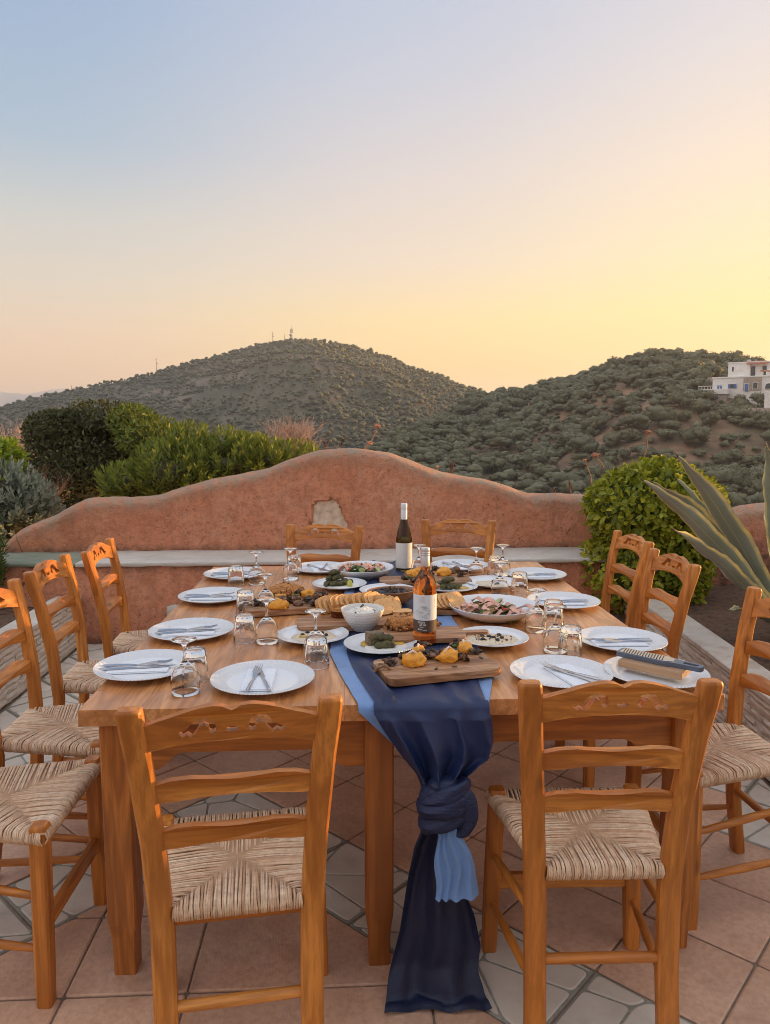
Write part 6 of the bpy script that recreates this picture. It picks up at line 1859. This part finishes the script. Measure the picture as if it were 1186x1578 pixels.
p = serving(482, 981, 'white plate of creamy dip with olives, left of the runner'); sauce(p, PZ2, .075, .062, 1, M_CREAM, 'creamy dip with golden oil on the left plate', 'dip'); sauce(p + Vector((-.03, -.018, 0)), PZ2 + .0045, .018, .010, 5, M_OIL, 'golden oil pool on the left dip')
for k, (dx, dy) in enumerate(((-.02, .03), (.03, .02), (.045, -.005), (-.035, .0), (.005, -.03))): piece('olive', lump(k, (.008, .007, .006), .2, 2, 2), M_OLIVEB, p + Vector((dx, dy, 0)), PZ2 + .006, k, 'black olive bit on the left dip plate', 'olive', 'olives on the left dip')
p = serving(758, 985, 'white plate of creamy dip with olives, in front of the large salad bowl'); sauce(p, PZ2, .088, .072, 2, M_CREAM, 'creamy dip on the plate below the large salad bowl', 'dip')
for k, (dx, dy) in enumerate(((-.03, .02), (.03, .028), (-.035, -.02), (.005, .0), (.032, -.006), (.012, -.03), (-.008, .012))): piece('olive', lump(k + 9, (.009, .008, .006), .2, 2, 2), M_OLIVEB, p + Vector((dx, dy, 0)), PZ2 + .006, k, 'black olive bit on the dip below the large salad bowl', 'olive', 'olives on the right dip')
heap('dip_crumbs', 'brown crumbs sprinkled on the dip below the large salad bowl', p, PZ2 + .003, .07, .055, .002, 70, [M_QUIND, M_QUIN, M_CHEESE], 33, 'crumbs', (.002, .004), False)
p = serving(757, 899, 'white plate of creamy dip behind the tumblers on the right'); sauce(p, PZ2, .07, .055, 3, M_CREAM, 'creamy dip on the far right plate', 'dip')
piece('olive', lump(3, (.018, .012, .012), .3, 2, 2), M_OLIVEB, p + Vector((.02, .0, 0)), PZ2 + .008, 0, 'dark olive heap on the far right dip', 'olive')
def dolmas(p, spots, lab, blk=None):
    for k, (dx, dy, dz, a) in enumerate(spots):
        o = piece('stuffed_vine_leaf', capsule(.074, .0125, k + int(p[0] * 50)), M_DOLMA, p + Vector((dx, dy, 0)), PZ2 + .013 + dz, R(a), 'dark stuffed vine leaf ' + lab, 'stuffed leaf', 'stuffed vine leaves ' + lab)
    if blk:
        dx, dy, dz = blk; vs, fs = rough_box(-.030, .030, -.020, .020, 0, .048, .012, .010, .006, 8)
        o = piece('rice_block', (vs, fs), M_DOLMA2, p + Vector((dx, dy, 0)), PZ2 + dz, R(20), 'brown rice-filled block ' + lab, 'food')
p = serving(587, 995, 'white plate with stuffed vine leaves in front of the rose bottle'); sauce(p + Vector((.005, 0, 0)), PZ2, .075, .06, 6, M_CHEESE, 'white sauce under the stuffed leaves at the front'); sauce(p + Vector((-.05, .01, 0)), PZ2 + .003, .016, .028, 7, M_OIL, 'golden oil left of the front stuffed leaves'); sauce(p + Vector((.058, .012, 0)), PZ2 + .003, .018, .026, 8, M_OIL, 'golden oil right of the front stuffed leaves')
dolmas(p, [(.012, -.040, .0, 6), (.002, -.012, .0, 0), (.004, -.026, .022, 3)], 'on the plate in front of the rose bottle', (-.022, .012, 0))
p = serving(523, 902, 'white plate of stacked stuffed vine leaves, left of the far salad'); sauce(p + Vector((.01, -.01, 0)), PZ2, .08, .06, 9, M_CHEESE, 'white sauce under the far stuffed leaves')
dolmas(p, [(-.045, -.02, 0, 50), (-.015, -.025, 0, 48), (.015, -.022, 0, 44), (-.03, .015, .0, 50), (.01, .02, 0, 44), (-.035, -.006, .024, 48), (-.005, -.004, .024, 46), (-.02, 0, .045, 46), (.035, .015, 0, 40)], 'stacked on the plate left of the far salad')
piece('lemon_wedge', lump(4, (.013, .018, .022), .08, 1, 3), M_LEMON, p + Vector((.045, -.035, 0)), PZ2 + .010, R(20), 'lime wedge leaning on the far stuffed leaves', 'lime')
p = serving(693, 906, 'white plate with dark stuffed leaves, right of the rose bottle neck'); sauce(p + Vector((.05, -.005, 0)), PZ2, .034, .03, 10, M_OIL, 'golden sauce right of the rose bottle')
dolmas(p, [(-.02, -.02, 0, 30), (.015, -.03, 0, 10), (-.01, -.01, .024, 25), (-.03, .02, 0, 30)], 'right of the rose bottle')
p = serving(597, 912, 'white plate mostly hidden behind the wooden bowl')
def salad(x, y, me, z0, r, label, seed, grp):
    p = onz(x, y, TZ + .035); put('salad_bowl', me, p, 0, label, 'bowl', None, TZ + .006); rr = random.Random(seed)
    # ham ribbons
    for k in range(20):
        a = rr.uniform(0, 6.28); d = math.sqrt(rr.random()) * .66 * r; c = Vector((math.cos(a) * d, math.sin(a) * d * .9, lerp(.040, .020, d / r) + rr.uniform(-.004, .006))); th = rr.uniform(-.6, .6); L = rr.uniform(.06, .11); w = rr.uniform(.020, .034); G = []
        for i in range(13):
            t = i / 12; q = c + Vector((math.cos(th), math.sin(th), 0)) * (t - .5) * L + Vector((0, 0, .009 * math.sin(t * 9 + k)))
            n_ = Vector((-math.sin(th), math.cos(th), .35 * math.sin(t * 7 + k)))
            G.append([q + n_ * w * (s - .5) + Vector((0, 0, .005 * math.sin(s * 6 + t * 4))) for s in (0, .25, .5, .75, 1)])
        tag(MB().grid(G).build('ham_ribbon', M_HAM, None, 179, (p.x, p.y, TZ + z0)), 'pink ham ribbon in the ' + grp, 'ham', 'ham ribbons in the ' + grp)
    for k in range(11):
        a = rr.uniform(0, 6.28); d = rr.uniform(.2, .68) * r; mb = MB(); mb.lathe([(0, -.0025), (.0155, -.0025)], 20, None, 0); mb.lathe([(.0155, -.0025), (.018, -.002), (.018, .002), (.0155, .0025)], 20, None, 1); mb.lathe([(.0155, .0025), (0, .0025)], 20, None, 0)
        o = mb.build('cucumber_slice', [M_CUC, M_CUCG], None, 40, (p.x + math.cos(a) * d, p.y + math.sin(a) * d * .8, TZ + z0 + lerp(.044, .026, d / r))); o.rotation_euler = (rr.uniform(-1, .6), rr.uniform(-.7, .7), 0); tag(o, 'cucumber slice in the ' + grp, 'cucumber', 'cucumber slices in the ' + grp)
    for k in range(4): a = rr.uniform(0, 6.28); d = rr.uniform(.1, .6) * r; piece('pepper_bit', lump(k, (.008, .006, .005), .3, 2, 2), M_RED, p + Vector((math.cos(a) * d, math.sin(a) * d * .8, 0)), TZ + z0 + .036, a, 'red pepper bit in the ' + grp, 'pepper', 'red pepper bits in the ' + grp)
    heap('salad_leaves', 'chopped green leaves at the bottom of the ' + grp, p, TZ + z0 - .004, r * .66, r * .60, .022, 80, [M_HERB, M_CUCG, M_HAM], seed, 'salad', (.006, .013))
salad(760, 938, me_salad, .012, .168, 'large shallow white bowl of ham and cucumber salad on the right', 3, 'large salad on the right')
salad(558, 878, me_salad2, .012, .152, 'shallow white bowl of ham salad at the far end, left of the dark bottle', 8, 'far salad by the dark bottle')

# ---------------------------------------------------------------- grater on a block on a plate at the right front corner
gp = onz(1010, 1037, TZ + .014); put('dinner_plate', me_dinner, gp, 0, 'white plate under the wooden block and grater at the right corner', 'plate', None)
GA = -44
blk = empty('wooden_block', (gp.x - .004, gp.y + .006, TZ + .020), R(GA)); tag(blk, 'pale wooden block lying on the corner plate under the grater', 'block')
MB().box((0, 0, .011), (.185, .074, .022), bev=.003).build('block', wood('pale_beech', 0, base=(.66, .42, .24), dark=(.52, .30, .16), light=(.74, .52, .32), rough=.5, coat=0, knots=False), blk, 40)
gr = empty('hand_grater', (gp.x + .012, gp.y + .006, TZ + .0425), R(GA - 1)); gr.location.x += .008; tag(gr, 'flat hand grater with slate-blue frame and steel plate', 'grater'); gr.scale = (.86, .9, 1)
M_SLATE = plain('slate_blue_plastic', (.095, .125, .175), .4, var=.06)
o = rounded([(-.150, -.031), (.015, -.033), (.050, -.022), (.135, -.018), (.135, .018), (.050, .022), (.015, .033), (-.150, .031)], .012, 6)
hole = rounded([(.070, -.009), (.120, -.009), (.120, .009), (.070, .009)], .007, 5)
vs, fs = plate(o, [list(reversed(hole))], .013, lambda u, v, w: (u, v, w), .0025); MB().add(vs, fs).build('grater_frame', M_SLATE, gr, 40)
vs, fs = plate(rounded([(-.140, -.025), (.012, -.027), (.040, -.017), (.040, .017), (.012, .027), (-.140, .025)], .008, 5), [], .0012, lambda u, v, w: (u, v, .0133 + w), .0004); gpl = MB().add(vs, fs).build('steel_plate', M_CUT, gr, 30)
for k in range(15): MB().box((-.130 + k * .0095, 0, .0152), (.0032, .042, .0016), rot=Matrix.Rotation(R(14), 3, 'Z'), bev=.0005).build('slot', M_OLIVEB, gpl, 30)
# ================================================================== EVENING HAZE
hz = MB().box((0, 0, 80), (18600, 18600, 332)).build('haze', None, None, 0)
hz.data.materials.clear(); hm = bpy.data.materials.new('evening_haze'); hm.use_nodes = True
hm.node_tree.nodes.remove(hm.node_tree.nodes['Principled BSDF'])
pv = hm.node_tree.nodes.new('ShaderNodeVolumePrincipled'); pv.inputs['Color'].default_value = (.80, .87, 1.0, 1); pv.inputs['Density'].default_value = .00030; pv.inputs['Anisotropy'].default_value = .25
hm.node_tree.links.new(pv.outputs[0], hm.node_tree.nodes['Material Output'].inputs['Volume']); hz.data.materials.append(hm)
tag(hz, 'thin evening haze in the air', 'haze', None, 'stuff')
